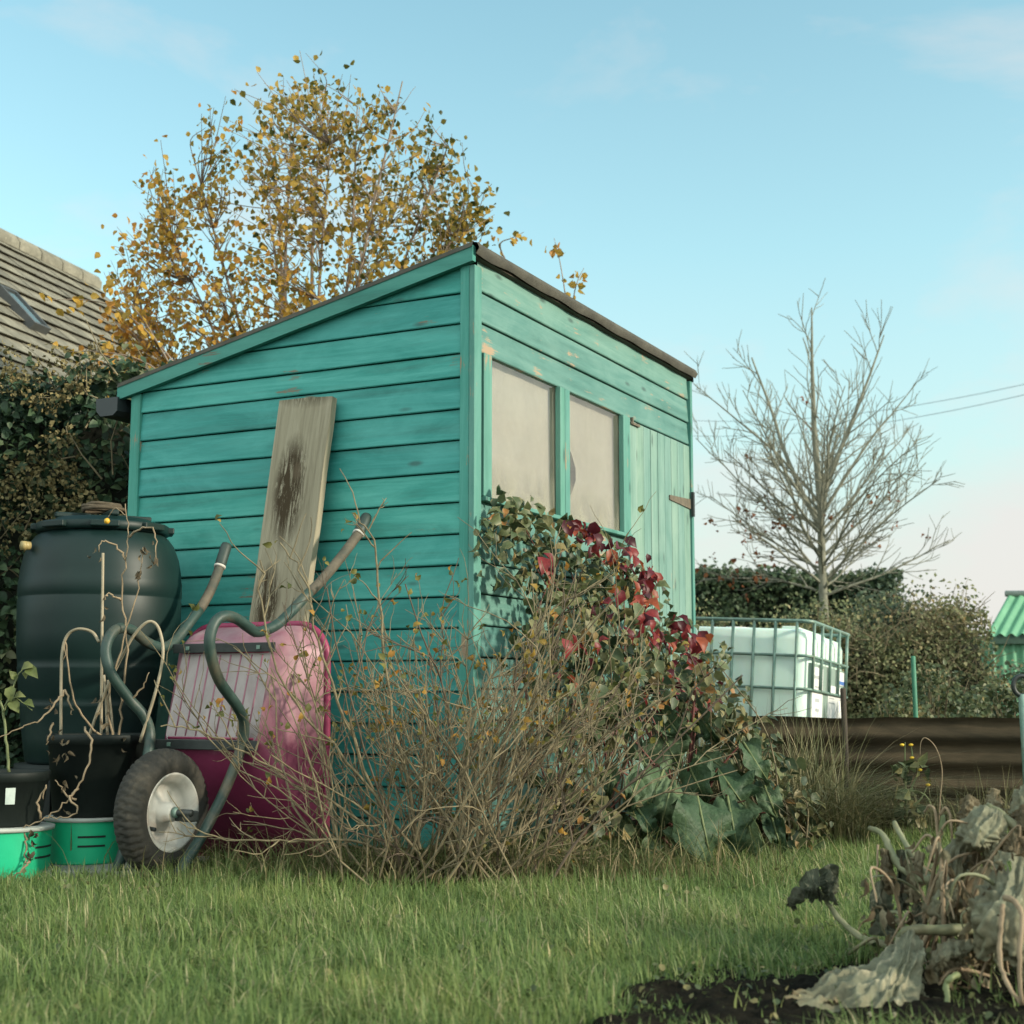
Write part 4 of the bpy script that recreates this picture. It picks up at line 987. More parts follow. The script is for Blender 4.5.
# local: x = down-slope horizontally (right), y = away along the ridge (hd = local +y)
RZ = HE[2]; EX = 2.6
mb = MB(); nr = 17; pitch = 1.0
for r in range(nr):
    x0 = r*EX/nr; x1 = (r+1)*EX/nr+.03
    nt_ = 34
    for c in range(nt_):
        y0 = -8.5+(c+.5*(r % 2))*8.5/nt_; y1 = y0+8.5/nt_-.006
        if y1 > 0: y1 = 0
        if y1-y0 < .02: continue
        j = rng.uniform(-.004, .004); rr = rng.random()
        za, zb = RZ-x0*pitch, RZ-x1*pitch
        sag = .0
        mb.add([(x0, y0, za+.008+j), (x1, y0, zb+.050+j), (x1, y1, zb+.050+j), (x0, y1, za+.008+j), (x1-.075, y0, zb+.055), (x1-.075, y1, zb+.055)],
               [(0,1,2,3), (1,4,5,2)], 0, rr)
for c in range(22):   # ridge tiles
    y0 = -8.5+c*8.5/22; y1 = y0+8.5/22-.012; G = []
    for k in range(7):
        a = -PI*.62+1.24*PI*k/6; G.append([(.13*math.sin(a), y0, RZ-.03+.13*math.cos(a)), (.13*math.sin(a), y1, RZ-.03+.13*math.cos(a))])
    mb.grid(G, 0, rng.random(), True)
mb.add([(0, -8.5, RZ), (-EX, -8.5, RZ-EX), (-EX, 0, RZ-EX), (0, 0, RZ)], [(0,1,2,3)], 0)
mb.add([(0, -8.48, RZ-.02), (EX, -8.48, RZ-EX-.02), (EX, -.02, RZ-EX-.02), (0, -.02, RZ-.02)], [(0,3,2,1)], 0, .2)
mb.build('roof', M['tile'], house)
mb = MB(); w = EX-.25; ez = RZ-EX+.20
mb.add([(-w, -8.3, 0), (w, -8.3, 0), (w, -.12, 0), (-w, -.12, 0), (-w, -8.3, ez), (w, -8.3, ez), (w, -.12, ez), (-w, -.12, ez), (0, -8.3, RZ-.12), (0, -.12, RZ-.12)],
       [(0,1,5,4), (1,2,6,5), (2,3,7,6), (3,0,4,7), (4,5,8), (6,7,9)]); mb.build('wall', M['brick'], house)
# skylight: find its place on the roof plane
def roofpt(px, py):
    nrm = (hs*1.0+np.array([0, 0, 1.0])); nrm /= np.linalg.norm(nrm)
    q = PP(px, py, HE, nrm)-np.array([HE[0], HE[1], 0]); return np.array([q@hs, q@hd, q[2]])
c4 = [roofpt(*q) for q in ((5, 301), (14, 302), (34, 329), (22, 325))]
cx = np.mean([q[0] for q in c4]); cy = np.mean([q[1] for q in c4])
mb = MB(); rotm = Matrix.Rotation(R(45), 3, 'Y'); off = np.array([1, 0, 1])/math.sqrt(2)
ctr = np.array([cx, cy, RZ-cx])+off*.05
hx, hy = .26, .11
for (dx, dy, sx_, sy_) in ((-hx, 0, .03, 2*hy+.03), (hx, 0, .03, 2*hy+.03), (0, -hy, 2*hx-.03, .03), (0, hy, 2*hx-.03, .03)):
    v = rotm @ Vector((dx, dy, 0)); mb.box(Vector(ctr)+v, (sx_, sy_, .09), 0, .5, rotm)
sk = mb.build('skylight', M['lead'], house)
mb = MB(); mb.box(Vector(ctr)+rotm @ Vector((0, 0, .012)), (2*hx-.03, 2*hy-.03, .012), 0, .5, rotm); mb.build('pane', M['skyglass'], sk)

# ================================================================== IBC TANK
IC = P(801, 690, 8.7); IC = np.array([IC[0], IC[1], -.13])
ibc = thing('liquid_tank', 'white plastic bulk tank in a wire cage behind the rusty fence', 'tank', tuple(IC), (R(2.7), R(3.2), math.atan2(BV[1], BV[0])))
IW, IL, Z0, Z1 = .96, 1.20, .16, 1.185
mb = MB(); mb.box((IW/2, IL/2, (Z0+1.145)/2), (IW-.05, IL-.05, 1.145-Z0), 0, .5, None, .07)
bo = mb.build('bottle', M['milky'], ibc)
for p in bo.data.polygons: p.use_smooth = True
mb = MB(); mb.lathe([(.115, 1.14), (.115, 1.155), (.105, 1.175), (.0, 1.177)], 32, 'Z', (IW/2, IL/2, 0)); mb.build('cap', M['labelw'], bo)
mb = MB()
for y in (.18, .98): mb = MB(); mb.box((IW/2, y, 1.152), (IW-.3, .10, .03), 0, .5, None, .01); mb.build('moulded_bar', M['milky'], bo)
mb = MB(); rad = .06
def ringpts(z):
    o = []
    for (cx, cy, a0) in ((IW-rad, IL-rad, 0), (rad, IL-rad, 90), (rad, rad, 180), (IW-rad, rad, 270)):
        for k in range(6):
            a = R(a0+18*k); o.append((cx+rad*math.cos(a), cy+rad*math.sin(a), z))
    o.append(o[0]); o.append(o[1]); return o
zs_ = [1.185, .975, .775, .575, .375, .19]
for i, z in enumerate(zs_):
    rp = ringpts(z); rp = rp if z > .7 else rp[19:24]+rp[:18]
    mb.tube(rp, .0125 if i == 0 else .0095, 8, 0, .5, False)
for y in (.085, .22, .355, .49, .625, .76, .895, 1.02, 1.14):
    for x in (-.004, IW+.004): mb.tube([(x, y, .15), (x, y, 1.18)], .0095, 8)
for x in (.06, .25, .45, .66, .86):
    for y in (-.004, IL+.004): mb.tube([(x, y, .15 if y > 0 else .775), (x, y, 1.18)], .0095, 8)
mb.build('cage', M['cage'], ibc)
# label plate on the right-hand face (local -y is hidden side; the right face is y = 0)
mb = MB(); mb.box((.50, .020, .62), (.84, .020, .64), 0); pt = mb.build('label_plate', M['plate'], ibc)
def lab(x0, x1, z0, z1, mat, y=.0085, nm='label'):
    mb = MB(); mb.box(((x0+x1)/2, y, (z0+z1)/2), (x1-x0, .002, z1-z0), 0); return mb.build(nm, mat, pt)
lab(.10, .34, .40, .92, M['labelw']); a = lab(.47, .88, .58, .83, M['labelw']); lab(.34, .55, .39, .52, M['labelw']); lab(.70, .92, .845, .93, M['labelw']); lab(.70, .92, .850, .872, M['labelb'], .0065)
mb = MB(); mb.add([(.66,.0068,.66),(.69,.0068,.62),(.72,.0068,.66),(.69,.0068,.71)], [(0,1,2,3)]); mb.build('print_mark', M['labelk'], pt)
for (x, z, w_, h_) in ((.22, .86, .16, .02), (.22, .80, .12, .012), (.22, .72, .09, .022), (.22, .66, .09, .018), (.20, .55, .10, .010), (.56, .78, .14, .008), (.56, .75, .12, .008), (.56, .72, .14, .008), (.79, .78, .12, .008), (.79, .75, .10, .008)):
    mb = MB(); mb.box((x, .0068, z), (w_, .0008, h_), 0); mb.build('print_mark', M['labelk'], pt)
mb = MB()
for y in (.08, IL/2, IL-.08): mb.box((IW/2, y, .05), (IW, .12, .10), 0, .5, None, .006)
mb.box((IW/2, IL/2, .122), (IW+.02, IL+.02, .04), 0, .5, None, .006); mb.build('pallet', M['pallet'], ibc)

# ================================================================== RUSTY CORRUGATED FENCE, POSTS
FA = P(735, 714, 6.85); FB = P(1024, 717, 6.55); fd = unit(np.array([FB[0]-FA[0], FB[1]-FA[1], 0])); 
fence = thing('corrugated_fence', 'low rusty corrugated iron sheet fence behind the long grass', 'fence', (FA[0], FA[1], 0), (0, 0, math.atan2(fd[1], fd[0])))
ft = .505
for k, (a, b_) in enumerate(((0, 1.05), (1.0, 2.6), (2.55, 4.4))):
    mb = MB(); G = []
    for x in np.linspace(a, b_, 30):
        row = []
        for z in np.linspace(0, ft, 60):
            y = .018*math.sin(z/.112*2*PI) + .012*mnoise.noise((x*2, z*3, k)) + .004*mnoise.noise((x*9, z*6, k)) + .004*(k == 1)
            row.append((x, y-.003*k, z + (.010*mnoise.noise((x*3, 0, k)) if z > ft-.02 else 0)))
        G.append(row)
    mb.grid(G); o = mb.build('sheet', M['rust'], fence)
mb = MB(); mb.box((1.5, .05, ft-.06), (5.2, .04, .06), 0); mb.build('rail', M['stake'], fence)
def post(name, label, px, pyt, Y, r, mat, extra=None, n=8):
    q = P(px, pyt, Y); t = thing(name, label, 'post', (q[0], q[1], 0))
    mb = MB(); mb.tube([(0, 0, -.05), (.004, 0, q[2]*.5), (0, 0, q[2]-.004), (0, 0, q[2])], [r, r, r, r*.7], n); mb.build('shaft', mat, t)
    return t, q[2]
post('wooden_stake', 'thin dark wooden stake standing at the corner of the white tank', 843, 688, 6.5, .0135, M['stake'], n=5)
post('metal_post', 'slim green metal post rising behind the rusty fence', 913, 656, 7.9, .013, M['gpost'])
t, zt = post('metal_post', 'grey-green pipe at the right edge topped by a black ring', 1022, 694, 6.2, .016, M['cage'])
mb = MB(); mb.tube([(.035*math.cos(a), .0, zt+.035+.042*math.sin(a)) for a in np.linspace(0, 2*PI, 24)], .010, 8, 0, .5, False); mb.build('ring', M['dark'], t)

# ================================================================== GREEN CORRUGATED SHED FAR RIGHT
GQ = P(984, 634, 20.0)
gs = thing('corrugated_shed', 'bright green corrugated metal shed at the far right edge', 'shed', (GQ[0], GQ[1], 0), (0, 0, R(-4)))
ez = GQ[2]; rise = .58; run = .62
def corr(nx, f, x0, x1, amp=.022, per=.15):
    xs_ = np.arange(x0, x1, per/8); return xs_, [amp*math.sin(x/per*2*PI) for x in xs_]
xs_, am = corr(0, None, 0, 3.2); mb = MB()
G = [[(x + .12*0, -.12, ez-.02+a), (x+.52, run, ez+rise+a)] for x, a in zip(xs_, am)]; mb.grid(G, 0, .5, False)
mb.grid([[(x+.52, run, ez+rise+a), (x+.52, run+1.2, ez-.02+a)] for x, a in zip(xs_, am)], 0, .5, False); mb.build('roof', M['corr'], gs)
mb = MB(); mb.tube([(.48, run, ez+rise+.02), (3.5, run, ez+rise+.02)], .045, 8); mb.build('ridge_cap', M['ridgecap'], gs)
mb = MB(); mb.box((1.6, -.07, ez-.08), (3.2, .05, .12)); mb.build('fascia', M['corrd'], gs)
mb = MB(); xs2, am2 = corr(0, None, .12, 3.2, .02, .14); mb.grid([[(x, a, 0), (x, a, ez-.02)] for x, a in zip(xs2, am2)], 0, .5, False)
mb.grid([[(.12, y, 0), (.12, y, ez)] for y in (0, .9, 1.8)], 0, .5, False); mb.build('wall', M['corr'], gs)

# ================================================================== POWER LINES
for i, ((xa, ya), (xb, yb)) in enumerate((((1060, 376), (660, 418)), ((1060, 386), (660, 434)))):
    a = P(xa, ya, 34+i*.4); b_ = P(xb, yb, 52+i*.4); mb = MB(); pts = [a+(b_-a)*t - np.array([0, 0, .5*4*t*(1-t)]) for t in np.linspace(-1, 1.6, 40)]
    mb.tube(np.array(pts)-a, .007, 5); o = mb.build('power_line', M['gutter']); o.location = Vector(a)
    tag(o, ('upper' if i == 0 else 'lower')+' of the two thin overhead wires crossing behind the bare tree', 'wire', 'overhead wires')

# ================================================================== TWIGGY SHRUB
SHX, SHY = -.24, 4.84
sh = thing('twiggy_shrub', 'bare tan twiggy shrub with few leaves in front of the shed corner', 'shrub', (SHX, SHY, 0))
mb = MB(); md = MB(); tl_p = []; tl_d = []
def twig(mbx, p, d, L, r, depth):
    seg = 6; pts = [p]; d = unit(d)
    for i in range(seg):
        d = unit(d+rng.normal(size=3)*.17+np.array([0, 0, .035])); pts.append(pts[-1]+d*L/seg)
    pts = np.array(pts); pts[:, 2] = np.maximum(pts[:, 2], .015)
    mbx.tube(pts, np.linspace(r, r*.45, seg+1), 5, 0, rng.random(), False)
    if depth > 0:
        for k in range(rng.integers(3, 6)):
            i = rng.integers(1, seg); ax = unit(pts[i+1]-pts[i]); s = unit(np.cross(ax, rng.normal(size=3))); a = R(rng.uniform(20, 55))
            twig(mbx, pts[i], ax*math.cos(a)+s*math.sin(a)+np.array([0, 0, .15]), L*rng.uniform(.25, .5), r*.62, depth-1)
    else:
        if pts[-1][2] > .45 and rng.random() < .26: tl_p.append(pts[-1]); tl_d.append(d)
        elif rng.random() < .08: tl_p.append(pts[3]); tl_d.append(d)
for k in range(86):
    az = rng.uniform(0, 2*PI); b0 = np.array([rng.normal()*.20, rng.normal()*.11, 0])
    side = max(-.62, rng.normal()*.52+.10); tilt = np.array([side+b0[0]*.8, rng.normal()*.30+b0[1], 1.0])
    e = unit(tilt); hmax = 1.12-.30*abs(e[0])-.18*max(0, -e[0]); L = hmax*rng.uniform(.60, 1.04)
    twig(mb if rng.random() < .75 else md, b0, tilt, L, .0047*rng.uniform(.7, 1.2), 2)
# long canes leaning out to the left over the barrow and right towards the climber
for pix in ([(400,850,4.8),(340,840,4.72),(280,842,4.68),(225,838,4.65),(180,822,4.62)], [(410,860,4.8),(330,800,4.7),(260,760,4.62),(200,732,4.58),(160,725,4.56)], [(400,850,4.8),(345,720,4.68),(318,640,4.62),(305,580,4.6),(280,545,4.6)],
            [(420,850,4.8),(390,700,4.72),(380,600,4.7),(372,540,4.68),(352,512,4.68)], [(470,850,4.85),(540,760,4.95),(600,700,5.0),(650,660,5.05)], [(480,860,4.85),(560,800,4.95),(620,760,5.0),(660,700,5.05)], [(450,850,4.85),(480,700,4.9),(540,620,5.0),(600,580,5.05)],
            [(420,855,4.8),(345,760,4.7),(285,690,4.62),(262,600,4.6),(262,560,4.6)], [(500,870,4.8),(560,850,4.9),(620,870,4.95)], [(440,850,4.85),(500,720,4.9),(560,650,4.95),(585,600,5.0)], [(460,850,4.85),(520,700,4.95),(548,600,5.0),(556,560,5.0)]):
    pts = smooth_path([P(*q)-np.array([SHX, SHY, 0]) for q in pix], 5); pts += rng.normal(size=pts.shape)*.004
    mb.tube(pts, np.linspace(.0055, .002, len(pts)), 6, 0, .5, False)
    for i in range(4, len(pts)-1, 2):
        ax = unit(pts[i+1]-pts[i]); s = unit(np.cross(ax, rng.normal(size=3))); twig(mb, pts[i], ax*.75+s*.6+np.array([0, 0, .2]), rng.uniform(.08, .24), .0028, 1 if rng.random() < .35 else 0)
mb.build('stem', M['twig'], sh); md.build('old_stem', M['twigdark'], sh)
tl_p = np.array(tl_p); tl_p = np.repeat(tl_p, 2, 0)+rng.normal(size=(2*len(tl_p), 3))*.008; tl_d = np.repeat(np.array(tl_d), 2, 0)
leaves('foliage', tl_p, tl_d+rng.normal(size=tl_d.shape)*.7, rdir(len(tl_p), .5), .026*rng.uniform(.6, 1.4, len(tl_p)), M['budleaf'], sh, T_CURL)

# ================================================================== BLADES (lawn, rough and dry grass)
def blades(name, root, h, lean, az, w, mat, rnd, parent=None, seg=3):
    n = len(root); ts = np.arange(seg+1)/seg
    dirv = np.stack([np.cos(az), np.sin(az), np.zeros(n)], 1); sd = np.stack([-np.sin(az+.6*rng.normal(size=n)), np.cos(az), np.zeros(n)], 1); sd = unit(sd)
    V = np.zeros((n, 2*seg+1, 3))
    for i, t in enumerate(ts):
        c = root + dirv*(lean*h*t**2)[:, None] + np.array([0, 0, 1.0])*(h*(t-.38*np.minimum(lean, 1.6)*t**2.2))[:, None]
        ww = w*(1-t**1.6)*.5
        if i < seg: V[:, 2*i] = c-sd*ww[:, None]; V[:, 2*i+1] = c+sd*ww[:, None]
        else: V[:, 2*seg] = c
    K = 2*seg+1; off = (np.arange(n)*K)[:, None]
    q = np.concatenate([np.array([[2*i, 2*i+1, 2*i+3, 2*i+2]])+off for i in range(seg-1)]); t3 = np.array([[2*seg-2, 2*seg-1, 2*seg]])+off
    return bulk(name, V.reshape(-1, 3), [q, t3], mat, np.repeat(rnd, K), parent)
def nz(x, y, s, k): return np.array([mnoise.noise((a*s, b*s, k)) for a, b in zip(x, y)])
n = 175000
yy = 2.35+4.4*rng.random(n)**1.35; half = .42*yy+.55; xx = rng.uniform(-1, 1, n)*half
soil = .55-((xx-.56)/.62)**2-((yy-2.86)/.50)**2 + .55*nz(xx, yy, 3.0, 1.0) + .5*nz(xx, yy, 9.0, 5.0)
l = np.stack([xx-SC[0], yy-SC[1]], 1); lx = l@BV[:2]; ly = l@AV[:2]
inshed = (lx > -.02) & (ly > -.02)
slabm = (abs(xx+1.42) < .32) & (abs(yy-5.17) < .26); tubm = (xx+1.71)**2+(yy-4.97)**2 < .023
under = ((xx+.2)/.5)**2+((yy-4.9)/.22)**2 < rng.random(n)*1.3
fenced = yy > 6.5
heap = (((xx-1.02)/.42)**2+((yy-3.05)/.42)**2 < 1) & (rng.random(n) < .85)
keep = ~heap & ~((rng.random(n) < np.clip((soil-.02)*2.6, 0, .93))) & ~inshed & ~slabm & ~tubm & ~under & ~fenced
xx, yy = xx[keep], yy[keep]; n = len(xx); soil = soil[keep]
cl = nz(xx, yy, 2.2, 8.0); cl2 = nz(xx, yy, 7.0, 12.0)
h = (.056+.030*cl+.028*cl2)*rng.uniform(.45, 1.6, n)+.006; h = np.clip(h, .014, .15)*np.where(soil > -.05, .55, 1)
azb = 2.0+2.4*cl+rng.normal(size=n)*1.5
rn = np.clip(.42+.22*cl+.27*rng.normal(size=n)+(rng.random(n) < .05)*.5, 0, 1)
lawn = blades('lawn_grass', np.stack([xx, yy, np.full(n, -.012)], 1), h, rng.uniform(.1, 1.5, n)**1.2, azb, rng.uniform(.0022, .0046, n)*np.where(rng.random(n) < .08, 1.7, 1), M['grass'], rn)
tag(lawn, 'short green lawn grass covering the foreground', 'grass', kind='stuff')
m_ = 230; q = np.stack([rng.uniform(-1.6, 1.5, m_), rng.uniform(2.6, 5.0, m_)], 1); q = q[nz(q[:, 0], q[:, 1], 3, 20) > .02]; q = np.repeat(q, 4, 0)+rng.normal(size=(len(q)*4, 2))*.018; m_ = len(q)
wd_ = leaves('lawn_weeds', np.stack([q[:, 0], q[:, 1], rng.uniform(.012, .034, m_)], 1), rng.normal(size=(m_, 3))+np.array([0, 0, .4]), rng.normal(size=(m_, 3))*.5+np.array([0, -.3, 1]), rng.uniform(.010, .020, m_), M['bramble'], None, T_ROUND, .45+.5*rng.random(m_)); tag(wd_, 'tiny broad-leaved weeds scattered through the lawn', 'weeds', kind='stuff')
# long grass by the fence
n = 7000; xx = rng.uniform(.62, 1.66, n); xx[:2200] = rng.uniform(1.4, 2.6, 2200); yy = rng.uniform(5.95, 6.62, n); ok = np.where(xx > 1.45, (yy > 6.3) & (rng.random(n) < .7), True)
l = np.stack([xx-SC[0], yy-SC[1]], 1); ok &= ~((l@BV[:2] > -.02) & (l@BV[:2] < 2.5) & (l@AV[:2] > -.04)); xx, yy = xx[ok], yy[ok]; n = len(xx)
cl = nz(xx, yy, 4, 3)
h = np.clip(rng.uniform(.20, .66, n)+.12*cl, .12, .78)*np.where(xx > 1.4, .58, 1)
lg = blades('long_grass', np.stack([xx, yy, np.zeros(n)], 1), h, rng.uniform(.05, 2.4, n), rng.uniform(0, 2*PI, n), rng.uniform(.003, .0075, n), M['longgrass'], np.clip(.36+.3*cl+.25*rng.normal(size=n), 0, 1), None, 5)
tag(lg, 'tall pale unmown grass in front of the rusty fence', 'grass', kind='stuff')
n = 2600; xx = SHX+.12+rng.normal(size=n)*.46; yy = 4.92+rng.normal(size=n)*.13
l = np.stack([xx-SC[0], yy-SC[1]], 1); ok = ~((l@BV[:2] > -.03) & (l@AV[:2] > -.03)); xx, yy = xx[ok], yy[ok]; n = len(xx)
dg = blades('dry_grass', np.stack([xx, yy, np.zeros(n)], 1), rng.uniform(.06, .26, n), rng.uniform(.3, 1.6, n), rng.uniform(0, 2*PI, n), rng.uniform(.003, .006, n), M['drygrass'], rng.random(n), None, 4)
tag(dg, 'straw coloured dry grass tangled round the foot of the shrub', 'grass', kind='stuff')

# ================================================================== CLIMBER ON THE FRONT WALL
cm = thing('climbing_plant', 'climber with olive and crimson leaves sprawling under the shed windows', 'climber', tuple(shed_w(.6, -.18, 0)))
c0 = shed_w(.6, -.18, 0)
def front_region(n, poly, o0, o1, taper=True):
    """points in the space in front of the shed's front wall: poly in wall metres (x, z)"""
    poly = np.array(poly); out = []
    mn, mx = poly.min(0), poly.max(0)
    while len(out) < n:
        x, z = rng.uniform(mn, mx); c = False; j = len(poly)-1
        for i in range(len(poly)):
            if (poly[i][1] > z) != (poly[j][1] > z) and x < (poly[j][0]-poly[i][0])*(z-poly[i][1])/(poly[j][1]-poly[i][1])+poly[i][0]: c = not c
            j = i
        if not c: continue
        o = rng.uniform(o0, o1+(.35*(1.2-z) if taper else 0)); out.append(shed_w(x, -o, z))
    return np.array(out)
def px_poly(pts, off): # pixel outline -> wall metres at stand-off
    return [tuple(shed_l(PP(x, y, SC-AV*off, AV))[[0, 2]]) for x, y in pts]
polyA = px_poly([(480,520),(500,512),(510,492),(530,496),(545,515),(590,530),(610,550),(630,560),(650,600),(690,640),(700,690),(690,720),(600,720),(560,680),(520,590),(485,575)], .12)
pA = front_region(1500, polyA, .04, .20)
den = np.array([mnoise.noise(Vector(q)*6) for q in pA]); pA = pA[den > -.25]
n = len(pA)
leaves('foliage', pA-c0, rng.normal(size=(n, 3))*.6+np.array([.35, -.3, -.6]), rng.normal(size=(n, 3))*.5+np.array([.7, -.5, .5]), .060*rng.uniform(.6, 1.3, n), M['climber'], cm, T_CURL, np.clip(.45+.8*den[den > -.25]+.22*rng.normal(size=n), 0, 1))
reds = []
for (x, y, c, s) in ((578,530,14,9),(592,530,8,7),(632,560,16,12),(640,580,16,10),(622,548,8,9),(650,575,6,5),(600,548,6,8),(645,612,10,8),(655,635,9,8),(690,640,8,7),(668,640,6,7),(600,650,4,10),(625,625,6,12),(668,680,12,9),(688,700,9,8),(545,560,4,4),(546,572,4,4),(580,640,3,14),(572,690,3,14),(655,700,5,9),(612,600,6,12),(698,640,8,7),(675,622,7,7),(690,660,8,8),(705,700,7,8),(682,690,9,10),(640,600,7,9),(700,672,6,7)):
    for k in range(c): reds.append(shed_w(*(lambda v: (v[0], v[1], v[2]))(shed_l(PP(x+rng.normal()*s*.7, y+rng.normal()*s*.7, SC-AV*(rng.uniform(.12, .30) if y < 600 else rng.uniform(.34, .60)), AV)))))
reds = np.array(reds); n = len(reds)
leaves('red_foliage', reds-c0, rng.normal(size=(n, 3))*.5+np.array([.4, -.2, -.8]), rng.normal(size=(n, 3))*.5+np.array([.8, -.5, .3]), .068*rng.uniform(.6, 1.25, n), M['redleaf'], cm, T_CURL)
mb = MB()
for k in range(26):
    e = pA[rng.integers(len(pA))]; b0 = shed_w(rng.uniform(.2, 1.5), -rng.uniform(.15, .4), 0); m_ = (e+b0)/2+np.array([rng.normal()*.06, rng.normal()*.06, .08])
    mb.tube(smooth_path([b0-c0, m_-c0, e-c0], 6), np.linspace(.0055, .002, 13), 5, 0, rng.random(), False)
mb.build('stem', M['redstem'], cm)
# leafy undergrowth between shrub, climber and dock, and right of the dock
def weeds(name, label, pts, Ys, n, size, mat, spread, base, cat='weed', tm=T_OVATE):
    t = thing(name, label, cat, tuple(base)); b = np.array(base); idx = rng.integers(0, len(pts), n)
    p = np.array([P(pts[i][0]+rng.normal()*spread, pts[i][1]+rng.normal()*spread, Ys[i]+rng.normal()*.09) for i in idx]); p[:, 2] = np.maximum(p[:, 2], .02)
    l = (p-SC)@AV; p = p - np.maximum(0, l+.03)[:, None]*AV*((p-SC)@BV < 2.5)[:, None]
    leaves('foliage', p-b, rng.normal(size=(n, 3))*.7+np.array([.2, -.2, -.7]), rng.normal(size=(n, 3))*.6+np.array([.5, -.5, .6]), size*rng.uniform(.5, 1.3, n), mat, t, tm)
    mb = MB()
    for i in rng.integers(0, n, max(10, n//26)):
        q = p[i]; r0 = b+np.array([rng.normal()*.12, rng.normal()*.06, 0]); mb.tube(smooth_path([r0-b, (r0+q)/2-b+np.array([rng.normal()*.03, 0, .07]), q-b], 4), np.linspace(.0045, .0018, 9), 5, 0, rng.random(), False)
    mb.build('stem', M['twig'], t); return t
weeds('undergrowth', 'olive leafy undergrowth between the twiggy shrub and the broad leaves', [(600,640),(590,690),(570,720),(610,720),(560,760),(590,790),(600,820),(550,800),(545,700),(630,690),(540,640),(580,610),(640,650),(660,690)], [5.3,5.3,5.25,5.4,5.2,5.2,5.2,5.15,5.25,5.45,5.3,5.4,5.6,5.6], 620, .055, M['climber'], 17, PG(590, 850)*np.array([1, 1, 0]))
weeds('bramble', 'trailing bramble with olive and reddish leaves right of the broad leaves', [(690,680),(710,690),(730,710),(745,730),(760,750),(775,770),(785,790),(800,810),(770,810),(750,770),(720,730),(740,800),(800,835),(690,715)], [5.6,5.65,5.7,5.75,5.8,5.8,5.85,5.85,5.8,5.8,5.75,5.75,5.8,5.65], 620, .052, M['climber'], 12, PG(770, 850)*np.array([1, 1, 0]))

# ================================================================== BROAD-LEAVED PLANT
DB = PG(690, 858)*np.array([1, 1, 0])+np.array([0, .12, 0])
dk = thing('broad_leaf_plant', 'clump of big drooping dark green leaves at the shed front', 'plant', tuple(DB))
def big_leaf(mb, pix, wid, curl=.25, rnd=.5, seed=0, fold=.2):
    """pix: midrib as (px,py,Y) list"""
    mid = smooth_path([P(*q)-DB for q in pix], 5); m_ = len(mid); G = []
    view = unit(DB - CO)
    for i in range(m_):
        t = i/(m_-1); tg = unit(mid[min(i+1, m_-1)]-mid[max(i-1, 0)]); s = unit(np.cross(tg, view)); nn = np.cross(s, tg); ra = (.75*math.sin(seed*5.3)); s, nn = s*math.cos(ra)+nn*math.sin(ra), nn*math.cos(ra)-s*math.sin(ra)
        prof = (max(0, math.sin(PI*min(1, (t*.93+.06))**.74)))**.80 if t < 1 else 0.02
        w = wid*max(.02, prof); row = []
        for j in range(-5, 6):
            u = j/5; ru = .026*mnoise.noise((t*7+seed, u*3, seed))*(.3+abs(u)) + .20*abs(u)**2*math.sin(t*(13+3*math.sin(seed*7))+seed+(1.5 if u > 0 else 0))*wid*2
            off = nn*(-(fold*abs(u)*w) + ru + curl*w*u*u*math.sin(seed*3)) 
            row.append(mid[i]+s*w*u*(1+.06*math.sin(t*21+seed)) + off)
        G.append(row)
    G = np.array(G); G[:, :, 2] = np.maximum(G[:, :, 2], .004)
    mb.grid(G, 0, rnd, True)
    mb.tube(mid[:int(m_*.95)]-view*.004, np.linspace(.0055, .0018, int(m_*.95)), 5, 1, .5, False)
DL = [(698,800,711,860,31,5.20),(746,806,755,858,16,5.32),(720,772,746,808,23,5.40),(690,768,705,800,19,5.36),(662,774,646,815,18,5.36),(662,735,678,765,23,5.50),(671,786,662,824,14,5.30),(636,806,655,833,13,5.26),(620,816,641,846,11,5.22),(637,745,650,776,10,5.38),(626,697,631,730,9,5.45),(699,750,726,770,14,5.52),(663,712,683,740,12,5.56),(771,816,781,848,11,5.45),
      (728,800,738,850,18,5.30),(680,818,676,852,13,5.26),(745,745,766,778,14,5.56),(700,715,716,742,12,5.62),(655,832,640,862,10,5.16),(612,770,606,800,10,5.34),(640,775,628,806,12,5.32),(764,785,776,815,13,5.5)]
leafs = []
for (x0, y0, x1, y1, hw, Y) in DL:
    L_px = math.hypot(x1-x0, y1-y0); ux, uy = (x1-x0)/L_px, (y1-y0)/L_px
    dY = rng.normal()*.05; leafs.append(([(x0-ux*4, y0-uy*4, Y+dY+.09), (x0+(x1-x0)*.33, y0+(y1-y0)*.33, Y+dY), (x0+(x1-x0)*.68, y0+(y1-y0)*.68, Y+dY-.03), (x1+(x1-x0)*.14, y1+(y1-y0)*.14, Y+dY+.03)], hw/FPX*Y*(1.12 if hw > 24 else 1.0)))
for i, (pix, w) in enumerate(leafs):
    mb = MB(); big_leaf(mb, pix, w, .2, rng.random(), i*1.7+.4, .12+.16*rng.random()); mb.build('leaf', [M['dock'], M['greenstem']], dk)
mb = MB()
for (x0, y0, x1, y1, hw, Y) in DL:
    a = P(692+rng.normal()*8, 852, 5.5)-DB; e = P(x0-(x1-x0)*.1, y0-(y1-y0)*.1, Y+.07)-DB; mb.tube(smooth_path([a, a*.45+e*.55+np.array([0, .04, .05]), e], 4), np.linspace(.006, .0035, 9), 5, 0, .5, False)
for x, y, Y, e in ((690,850,5.5,(688,800)),(692,850,5.5,(672,795)),(700,850,5.5,(722,795)),(688,780,5.6,(695,690)),(684,790,5.6,(676,700))): mb.tube(smooth_path([P(x, y, Y)-DB, (P(x, y, Y)+P(e[0], e[1], Y))/2-DB, P(e[0], e[1], Y)-DB], 4), .006, 6, 0, .5, False)
